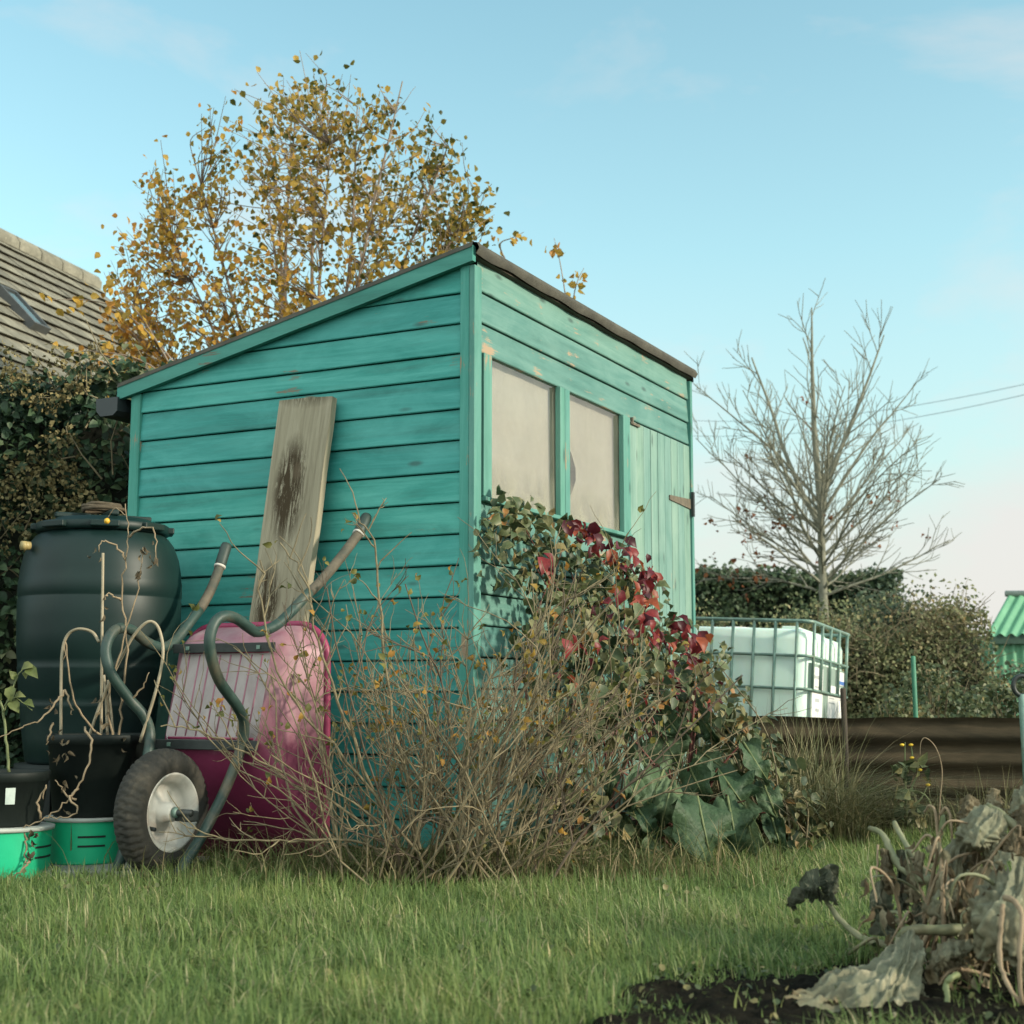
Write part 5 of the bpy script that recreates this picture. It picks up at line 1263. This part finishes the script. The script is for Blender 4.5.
mb.build('stalk', M['redstem'], dk)

# ================================================================== FLOWERING WEED AND GRASS SEED STEM BY THE FENCE
WB = PG(908, 836)*np.array([1, 1, 0]); fw = thing('flowering_weed', 'upright green weed with tiny yellow flowers before the rusty fence', 'weed', tuple(WB)); mb = MB(); Yf = WB[1]
for q in ([(908,836),(906,800),(905,760),(905,742)], [(906,800),(915,780),(920,770)], [(906,790),(925,795),(935,815)], [(905,770),(912,758),(911,745)], [(906,780),(895,765),(892,775)], [(906,810),(920,800),(928,785)]): mb.tube(smooth_path([P(x, y, Yf)-WB for x, y in q], 4), np.linspace(.006, .002, (len(q)-1)*4+1), 6, 0, .5, False)
mb.build('stem', M['greenstem'], fw)
lp = np.array([P(905+rng.normal()*9, rng.uniform(762, 836), Yf+rng.normal()*.05)-WB for k in range(60)]); leaves('foliage', lp, rng.normal(size=(60, 3))+np.array([0, -.3, -.4]), rng.normal(size=(60, 3))+np.array([.3, -.5, .8]), .07*rng.uniform(.5, 1.2, 60), M['bramble'], fw)
for x, y in ((902,745),(911,745),(912,758),(928,785),(920,770)):
    mb = MB(); mb.lathe([(0, -.006), (.008, -.004), (.011, .002), (.006, .006), (0, .007)], 8); o = mb.build('flower', M['flower'], fw); o.location = Vector(P(x, y, Yf-.01)-WB)
SB = PG(940, 836)*np.array([1, 1, 0]); mb = MB(); pts = smooth_path([P(x, y, SB[1])-SB for x, y in ((938,836),(940,800),(942,770),(936,748),(926,738),(921,742),(920,756))], 5); mb.tube(pts, np.linspace(.0035, .0015, len(pts)), 5); o = mb.build('grass_stem', M['drystem']); o.location = Vector(SB); tag(o, 'single arching dry grass stem standing out against the rusty fence', 'grass stem')

# ================================================================== WITHERED LARGE-LEAVED PLANT IN THE FOREGROUND
WP = PG(985, 968)*np.array([1, 1, 0]); wp = thing('withered_plant', 'collapsed withered plant with huge grey crumpled leaves at bottom right', 'plant', tuple(WP))
def interp_rows(rows, a, b):
    rows = [smooth_path(np.array([P(*q)-WP for q in r]) if len(r) > 1 else None, 8) for r in rows]
    rs = []
    for r in rows:
        t = np.linspace(0, 1, len(r)); T = np.linspace(0, 1, b); rs.append(np.stack([np.interp(T, t, r[:, k]) for k in range(3)], 1))
    rs = np.array(rs); out = np.zeros((a, b, 3))
    for j in range(b):
        s = smooth_path(rs[:, j], 8); t = np.linspace(0, 1, len(s)); T = np.linspace(0, 1, a)
        for k in range(3): out[:, j, k] = np.interp(T, t, s[:, k])
    return out
def crumple(rows, mat, amp=.014, seed=0, a=60, b=64, rag=.02, hollow=0.0):
    """a thin dead leaf: pleats run down from the midrib, edges curl and are torn, with a few holes"""
    G = interp_rows(rows, a, b); du = np.gradient(G, axis=0); dv = np.gradient(G, axis=1); nn = unit(np.cross(du, dv))
    lt = rng.uniform(-.12, .22); wd = np.linalg.norm(G[a//2, -1]-G[a//2, 0]); K = 2.2+wd*16
    H = np.zeros((a, b)); B = G.copy(); RN = np.zeros((a, b))
    for i in range(a):
        for j in range(b):
            u, v = i/(a-1), j/(b-1); q = G[i, j]
            w = v*K + .9*mnoise.noise((u*2.2, v*3, seed)) + .25*mnoise.noise((u*9, v*9, seed+4))
            tri = abs((w % 1.0)-.5)*2          # sharp pleats
            w2 = v*K*2.3 + 1.3*mnoise.noise((u*3.5, v*2, seed+8)); tri2 = abs((w2 % 1.0)-.5)*2
            k = amp*(1.45*(tri-.5)*(.25+.75*u**.6)*(.5+1.1*abs(mnoise.noise((u*3, v*4, seed+11)))) + .9*(tri2-.5)*(.2+.8*u)*(.4+1.3*abs(mnoise.noise((u*4, v*5, seed+12))))) + amp*.9*mnoise.noise((u*2.3, v*2.3, seed+2)) + amp*.35*mnoise.noise(Vector(q*60))
            k += amp*.5*(mnoise.noise((u*14, v*3, seed+6)))
            k += amp*1.8*max(0, u-.82)/.18*math.sin(v*9+seed)     # curling hem
            k -= hollow*math.sin(PI*v)*math.sin(PI*min(1, u*1.15))
            B[i, j] = q+nn[i, j]*k
            RN[i, j] = .22+lt+.45*max(0, u-.45)+.35*max(0, abs(v-.5)-.3)*2 - .30*max(0, tri-.86)/.14 + .18*mnoise.noise((u*6, v*6, seed+3))
            H[i, j] = mnoise.noise((u*5+seed, v*6, 1.3))+.6*mnoise.noise((u*15, v*18, seed))
    B[:, :, 2] = np.maximum(B[:, :, 2], .004)
    fs = []
    for i in range(a-1):
        for j in range(b-1):
            u, v = (i+.5)/(a-1), (j+.5)/(b-1); e = min(1-u, v+.02, 1-v+.02, u+.10)
            if H[i, j] > .18+e*6: continue          # ragged hem
            if H[i, j] < -.86: continue             # holes
            fs.append((i*b+j, i*b+j+1, (i+1)*b+j+1, (i+1)*b+j))
    mb = MB(); mb.add(B.reshape(-1, 3), fs, 0, .5, True); mb.r = [float(np.clip(x, 0, 1)) for x in RN.ravel()]; o = mb.build('leaf', M[mat], wp)
    return o
# upper drooping leaf
crumple([[(985,806,3.42),(992,805,3.36),(1000,812,3.32),(1008,826,3.30)], [(968,816,3.36),(978,822,3.28),(992,832,3.25),(1002,838,3.28)], [(955,832,3.36),(972,842,3.24),(988,848,3.24),(998,846,3.28)], [(962,846,3.38),(976,852,3.30),(986,862,3.28),(996,864,3.31)]], 'wither', .012, 1)
crumple([[(992,822,3.30),(1000,836,3.28),(1004,830,3.32)], [(988,848,3.27),(994,850,3.26),(1000,838,3.3)], [(984,866,3.28),(990,866,3.27),(996,842,3.3)]], 'wither', .008, 2)
# long curtain leaf, left of centre
crumple([[(951,838,3.42),(956,840,3.38),(962,846,3.36)], [(940,868,3.38),(949,872,3.30),(962,880,3.30)], [(930,892,3.36),(944,900,3.24),(966,905,3.28)], [(926,912,3.36),(942,922,3.25),(968,926,3.30)], [(934,935,3.38),(946,940,3.30),(958,936,3.33)]], 'wither', .015, 3)
crumple([[(957,842,3.44),(968,848,3.40),(978,856,3.42)], [(955,866,3.42),(968,870,3.36),(976,880,3.40)], [(958,884,3.42),(967,890,3.38),(976,890,3.41)]], 'witherbrown', .014, 4)
# big leaf at the right edge
crumple([[(994,856,3.18),(1010,853,3.14),(1034,856,3.10),(1060,862,3.12)], [(985,876,3.10),(1006,880,3.0),(1032,884,2.98),(1064,890,3.04)], [(974,898,3.06),(996,905,2.94),(1024,912,2.92),(1066,930,3.0)], [(966,914,3.06),(984,930,2.93),(1020,950,2.88),(1068,970,2.95)], [(978,936,3.10),(992,952,2.97),(1022,980,2.88),(1066,1010,2.93)]], 'wither', .018, 5)
0 and crumple([[(1000,895,2.93),(1012,892,2.88),(1024,896,2.86)], [(996,930,2.90),(1010,935,2.84),(1028,940,2.84)], [(998,970,2.88),(1010,985,2.82),(1030,990,2.82)]], 'witherbrown', .014, 6)
# low leaf folded over the kinked stalk
crumple([[(900,934,3.22),(908,930,3.16),(920,936,3.16)], [(880,952,3.12),(900,952,3.03),(924,954,3.04)], [(856,972,3.02),(888,978,2.94),(922,976,2.97)], [(820,990,2.96),(866,1002,2.86),(918,1004,2.88)], [(780,1008,2.90),(836,1022,2.80),(905,1030,2.80)]], 'wither', .016, 7)
crumple([[(836,968,3.06),(850,966,3.02),(870,968,3.04)], [(820,980,3.0),(846,984,2.96),(866,986,2.98)], [(790,1000,2.93),(820,1008,2.88),(850,1010,2.88)]], 'wither', .010, 8)
crumple([[(985,940,3.20),(970,938,3.12),(950,942,3.10),(932,952,3.10)], [(988,950,3.16),(972,950,3.04),(948,956,3.02),(926,968,3.04)], [(980,958,3.18),(964,962,3.08),(940,970,3.05),(925,984,3.05)]], 'wither', .012, 9)
crumple([[(990,944,3.26),(970,950,3.2),(945,960,3.18)], [(992,975,3.2),(965,978,3.12),(938,976,3.12)], [(996,1005,3.1),(965,1008,3.04),(936,998,3.06)]], 'witherbrown', .02, 10)
crumple([[(925,975,3.06),(915,985,3.0),(905,996,2.97)], [(935,1000,3.0),(925,1010,2.93),(900,1015,2.9)], [(945,1040,2.9),(925,1045,2.85),(900,1045,2.82)]], 'wither', .014, 11)
# more collapsed leaves heaped at the right
crumple([[(1016,790,3.45),(1030,782,3.42),(1052,788,3.42)], [(1010,812,3.40),(1030,812,3.34),(1056,816,3.36)], [(1014,838,3.38),(1034,842,3.30),(1060,846,3.34)]], 'wither', .012, 31)
crumple([[(966,872,3.3),(978,866,3.26),(992,870,3.24)], [(960,905,3.28),(975,905,3.2),(990,915,3.2)], [(958,938,3.28),(972,945,3.2),(990,948,3.2)], [(962,970,3.25),(975,976,3.18),(992,974,3.18)]], 'witherbrown', .014, 32)
0 and crumple([[(940,940,3.14),(950,936,3.1),(966,942,3.1)], [(930,966,3.05),(946,968,2.98),(966,972,3.0)], [(924,995,2.98),(944,1000,2.9),(968,1002,2.92)], [(930,1022,2.9),(946,1030,2.84),(970,1030,2.86)]], 'wither', .014, 33)
0 and crumple([[(985,960,3.0),(1000,955,2.95),(1020,960,2.95)], [(976,985,2.95),(1000,985,2.86),(1030,990,2.86)], [(972,1012,2.9),(1000,1018,2.8),(1036,1020,2.8)]], 'wither', .014, 34)
crumple([[(912,858,3.5),(918,850,3.46),(926,854,3.46)], [(906,880,3.46),(914,878,3.42),(922,884,3.44)], [(905,900,3.45),(912,904,3.41),(922,902,3.43)]], 'witherbrown', .009, 35)
crumple([[(960,800,3.6),(968,794,3.56),(978,800,3.58)], [(958,816,3.58),(966,816,3.54),(976,818,3.56)], [(956,832,3.58),(964,836,3.54),(974,834,3.56)]], 'witherbrown', .009, 36)
# dark shrivelled leaves
crumple([[(799,882,3.62),(806,872,3.58),(818,868,3.56)], [(798,894,3.60),(808,890,3.52),(820,884,3.50)], [(808,898,3.60),(818,900,3.54),(824,904,3.53)]], 'witherdark', .007, 12, hollow=.020)
crumple([[(818,870,3.60),(828,864,3.56),(838,868,3.58),(839,880,3.6)], [(820,884,3.60),(830,880,3.53),(836,886,3.55),(837,892,3.58)], [(824,902,3.58),(828,900,3.53),(832,902,3.54),(834,906,3.56)]], 'witherdark', .007, 13, hollow=.020)
crumple([[(808,890,3.58),(800,888,3.54),(793,892,3.52)], [(802,892,3.56),(795,896,3.52),(788,900,3.52)], [(796,904,3.56),(790,908,3.54),(785,908,3.54)]], 'witherdark', .007, 14, hollow=.020)
crumple([[(872,890,3.5),(880,880,3.46),(890,886,3.48)], [(870,905,3.48),(878,903,3.40),(892,905,3.44)], [(874,920,3.48),(884,925,3.42),(896,926,3.44)], [(872,935,3.48),(888,938,3.42),(900,934,3.44)]], 'witherdark', .007, 15, hollow=.020)
crumple([[(880,850,3.5),(884,848,3.48),(890,852,3.5)], [(880,872,3.48),(886,876,3.44),(896,880,3.48)], [(884,892,3.48),(890,896,3.46),(894,892,3.48)]], 'witherbrown', .010, 16)
crumple([[(896,850,3.52),(902,850,3.48),(908,856,3.5)], [(898,880,3.5),(903,884,3.44),(908,884,3.48)], [(897,908,3.48),(902,914,3.44),(908,908,3.46)]], 'witherdark', .007, 17, hollow=.020)
crumple([[(912,905,3.46),(920,900,3.42),(926,906,3.44)], [(910,920,3.44),(920,922,3.38),(928,922,3.42)], [(915,932,3.44),(922,936,3.40),(930,932,3.42)]], 'witherdark', .007, 18, hollow=.020)
crumple([[(988,790,3.5),(994,788,3.46),(1000,792,3.48)], [(986,802,3.48),(994,806,3.42),(1002,806,3.46)], [(992,814,3.46),(998,816,3.42),(1004,812,3.44)]], 'witherbrown', .010, 19)
crumple([[(1012,812,3.36),(1022,806,3.32),(1036,808,3.34)], [(1010,826,3.34),(1024,828,3.26),(1040,830,3.3)], [(1016,842,3.34),(1026,846,3.28),(1040,846,3.32)]], 'witherbrown', .012, 20)
crumple([[(996,838,3.34),(1010,834,3.28),(1030,838,3.28)], [(998,850,3.30),(1012,850,3.22),(1034,852,3.22)], [(1002,860,3.28),(1014,862,3.20),(1034,864,3.2)]], 'witherbrown', .012, 21)
def stalk(pts, r0, r1=None, mat='stalk'):
    mb = MB(); p = smooth_path([P(*q)-WP for q in pts], 6); p += rng.normal(size=p.shape)*.0006; rr = np.linspace(r0, r1 or r0, len(p))*(1+.07*np.sin(np.arange(len(p))*.9+r0*900)+rng.normal(size=len(p))*.03); mb.tube(p, rr, 9, 0); mb.build('stalk', M[mat], wp)
stalk([(869,828,3.55),(882,834,3.52),(890,850,3.5),(900,866,3.46),(915,876,3.42),(932,881,3.38)], .006, .012)
stalk([(894,822,3.6),(902,838,3.56),(914,858,3.5),(924,872,3.46),(932,888,3.44)], .006, .009)
stalk([(943,815,3.6),(941,832,3.58),(936,852,3.55),(931,872,3.52),(930,900,3.5)], .006, .009, 'greenstem')
stalk([(988,807,3.36),(998,812,3.34),(1010,822,3.32),(1024,832,3.3),(1050,845,3.3)], .009, .012)
stalk([(900,938,3.2),(906,932,3.17),(916,930,3.16),(940,930,3.16),(975,930,3.18),(1000,940,3.25)], .010, .013)
stalk([(818,890,3.56),(826,900,3.57),(840,920,3.55),(856,934,3.52),(872,942,3.48),(905,950,3.42)], .005, .010)
stalk([(882,905,3.46),(890,915,3.46),(902,926,3.44),(925,945,3.4)], .006, .008)
stalk([(944,1030,2.85),(947,1000,2.87),(946,985,2.88),(951,978,2.88),(958,975,2.9)], .006, .006, 'greenstem')
stalk([(1003,905,2.88),(1001,925,2.86),(1000,960,2.84),(1008,985,2.82),(1022,1005,2.8)], .005, .004, 'drystem')
stalk([(1004,897,2.87),(1016,903,2.84),(1022,920,2.82),(1019,960,2.8),(1022,1005,2.8)], .006, .004, 'drystem')
stalk([(900,1015,2.9),(930,1018,2.92),(970,1016,2.94),(1010,1016,2.95)], .010, .008, 'greenstem')
stalk([(925,812,3.62),(929,806,3.6),(935,812,3.58),(938,840,3.58)], .003, .004, 'drystem')
stalk([(952,840,3.56),(950,815,3.56),(945,808,3.57),(940,815,3.58)], .003, .004, 'drystem')
stalk([(878,845,3.5),(877,870,3.48),(876,880,3.47)], .003, .002, 'drystem')
# thin shrivelled scraps, leaf stalks and dead stems all through the heap
mb = MB(); lp = []; ld = []
for k in range(46):
    x = rng.uniform(868, 1030); y = rng.uniform(815, 985); Y = rng.uniform(3.0, 3.55)
    if y < 800+ (1000-x)*.45: continue
    q = P(x, y, Y)-WP; g0 = np.array([q[0]*.5+rng.normal()*.08, q[1]*.5+.1+rng.normal()*.08, .0]); m_ = (q+g0)/2+rng.normal(size=3)*.03+np.array([0, 0, .07])
    p = smooth_path([g0, m_, q, q+np.array([rng.normal()*.04, rng.normal()*.03, -.03-.05*rng.random()])], 5); mb.tube(p, np.linspace(.0048, .0016, len(p))*rng.uniform(.6, 1.3), 6, int(rng.random() < .35), rng.random(), False)
    for c in range(4): lp.append(p[rng.integers(6, len(p))]+rng.normal(size=3)*.012); ld.append(rng.normal(size=3)*.45+np.array([0, 0, -1]))
mb.build('dead_stems', [M['drystem'], M['stalk']], wp)
lp = np.array(lp); leaves('dry_foliage', lp, np.array(ld), rng.normal(size=(len(lp), 3)), rng.uniform(.018, .055, len(lp)), M['deadleaf2'], wp, T_CURL, None, .55)
# small weeds at the soil's edge
wb = thing('seedling_weed', 'scattered small green weeds sprouting from the dark soil patch', 'weed', tuple(PG(760, 960)*np.array([1, 1, 0]))); b = PG(760, 960)*np.array([1, 1, 0])
p = np.array([PG(rng.uniform(620, 900), rng.uniform(925, 1015)) for k in range(130)]); p[:, 2] = rng.uniform(.006, .025, 130)
wb['kind'] = 'stuff'
leaves('foliage', p-b, rng.normal(size=(130, 3))+np.array([0, 0, .3]), rng.normal(size=(130, 3))*.4+np.array([0, -.2, 1]), rng.uniform(.010, .024, 130), M['bramble'], wb, T_OVATE)
p = np.array([PG(x, y) for x, y in ((735,1012),(742,1010),(744,1015),(776,1020),(780,1018),(827,958),(830,958),(833,958))]); 
bl2 = blades('blade', p-b, np.array([.075,.06,.05,.07,.05,.05,.06,.04]), rng.uniform(.1, .6, 8), rng.uniform(0, 6, 8), np.full(8, .006), M['grass'], np.full(8, .85), wb, 4)

# ================================================================== SKY, SUN, CAMERA
sd = np.array([.93, -.36, 0]); sd /= np.linalg.norm(sd); EL = R(21)
sunv = Vector((sd[0]*math.cos(EL), sd[1]*math.cos(EL), math.sin(EL)))
w = bpy.data.worlds.new('World'); S.world = w; w.use_nodes = True; nt = w.node_tree
bg = nt.nodes['Background']
sky = N_(nt, 'ShaderNodeTexSky', sky_type='NISHITA'); sky.sun_disc = False; sky.sun_elevation = EL; sky.sun_rotation = math.atan2(sd[0], sd[1])
sky.air_density = 1.0; sky.dust_density = .8; sky.ozone_density = 1.0
col = mix_(nt, 1.0, sky.outputs[0], (.90, 1.08, .84), 'MULTIPLY')
tc = N_(nt, 'ShaderNodeTexCoord'); sx = N_(nt, 'ShaderNodeSeparateXYZ'); L_(nt, tc.outputs['Generated'], sx.inputs[0])
col = mix_(nt, ramp_(nt, sx.outputs[2], [(0, gr(.85)), (.12, gr(.62)), (.30, gr(.10)), (.45, gr(0))]), col, (1.86, 2.02, 2.10))   # milky air near the horizon
mp = N_(nt, 'ShaderNodeMapping'); mp.inputs['Scale'].default_value = (1, 1, 2.6); L_(nt, tc.outputs['Generated'], mp.inputs['Vector'])
cn = noise_(nt, mp.outputs[0], 3.2, 7, .58, .3)
# cloud bank low on the right, thin puffs higher up
low = ramp_(nt, math_(nt, 'ADD', sx.outputs[2], math_(nt, 'MULTIPLY', math_(nt, 'SUBTRACT', .34, sx.outputs[0]), .35)), [(.10, gr(1)), (.24, gr(0))])
bank = math_(nt, 'MULTIPLY', ramp_(nt, math_(nt, 'ADD', cn, math_(nt, 'MULTIPLY', low, .34)), [(.52, gr(0)), (.84, gr(1))]), .80)
puff = math_(nt, 'MULTIPLY', ramp_(nt, cn, [(.53, gr(0)), (.74, gr(1))]), .38)
back = math_(nt, 'MULTIPLY', ramp_(nt, math_(nt, 'ADD', math_(nt, 'ADD', math_(nt, 'MULTIPLY', sx.outputs[1], -.9), math_(nt, 'MULTIPLY', sx.outputs[0], -.45)), math_(nt, 'MULTIPLY', cn, .5)), [(.30, gr(0)), (.80, gr(1))]), .95)   # unseen broad bright cloud bank, added behind the viewer as fill light
cl = math_(nt, 'MAXIMUM', math_(nt, 'MAXIMUM', bank, puff), back)
CLOUD = (2.72, 2.56, 2.48)
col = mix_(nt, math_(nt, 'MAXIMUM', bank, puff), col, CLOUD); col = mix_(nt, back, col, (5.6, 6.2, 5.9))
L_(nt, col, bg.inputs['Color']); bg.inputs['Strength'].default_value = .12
sun = bpy.data.lights.new('sun', 'SUN'); sun.energy = 2.0; sun.angle = R(4); sun.color = (1, .89, .72)
so = bpy.data.objects.new('sun', sun); COL.objects.link(so); so.rotation_euler = (-sunv).to_track_quat('-Z', 'Y').to_euler(); so.location = (6, -3, 6)

cam = bpy.data.cameras.new('camera'); co = bpy.data.objects.new('camera', cam); COL.objects.link(co); S.camera = co
co.location = (0, 0, CAMZ); co.rotation_euler = (PI/2+TILT, 0, 0)
cam.sensor_width = 56; cam.sensor_fit = 'HORIZONTAL'; cam.lens = FPX/1024*56; cam.clip_start = .05; cam.clip_end = 1000
cam.dof.use_dof = True; cam.dof.focus_distance = 5.3; cam.dof.aperture_fstop = 8.5
vs_ = S.view_settings; vs_.view_transform = 'Standard'; vs_.look = 'None'; vs_.exposure = 1.42; vs_.gamma = 1; vs_.use_curve_mapping = False
S.cycles.max_bounces = 6; S.cycles.diffuse_bounces = 3; S.cycles.transparent_max_bounces = 8; S.cycles.use_denoising = True
S.cycles.sample_clamp_indirect = 6
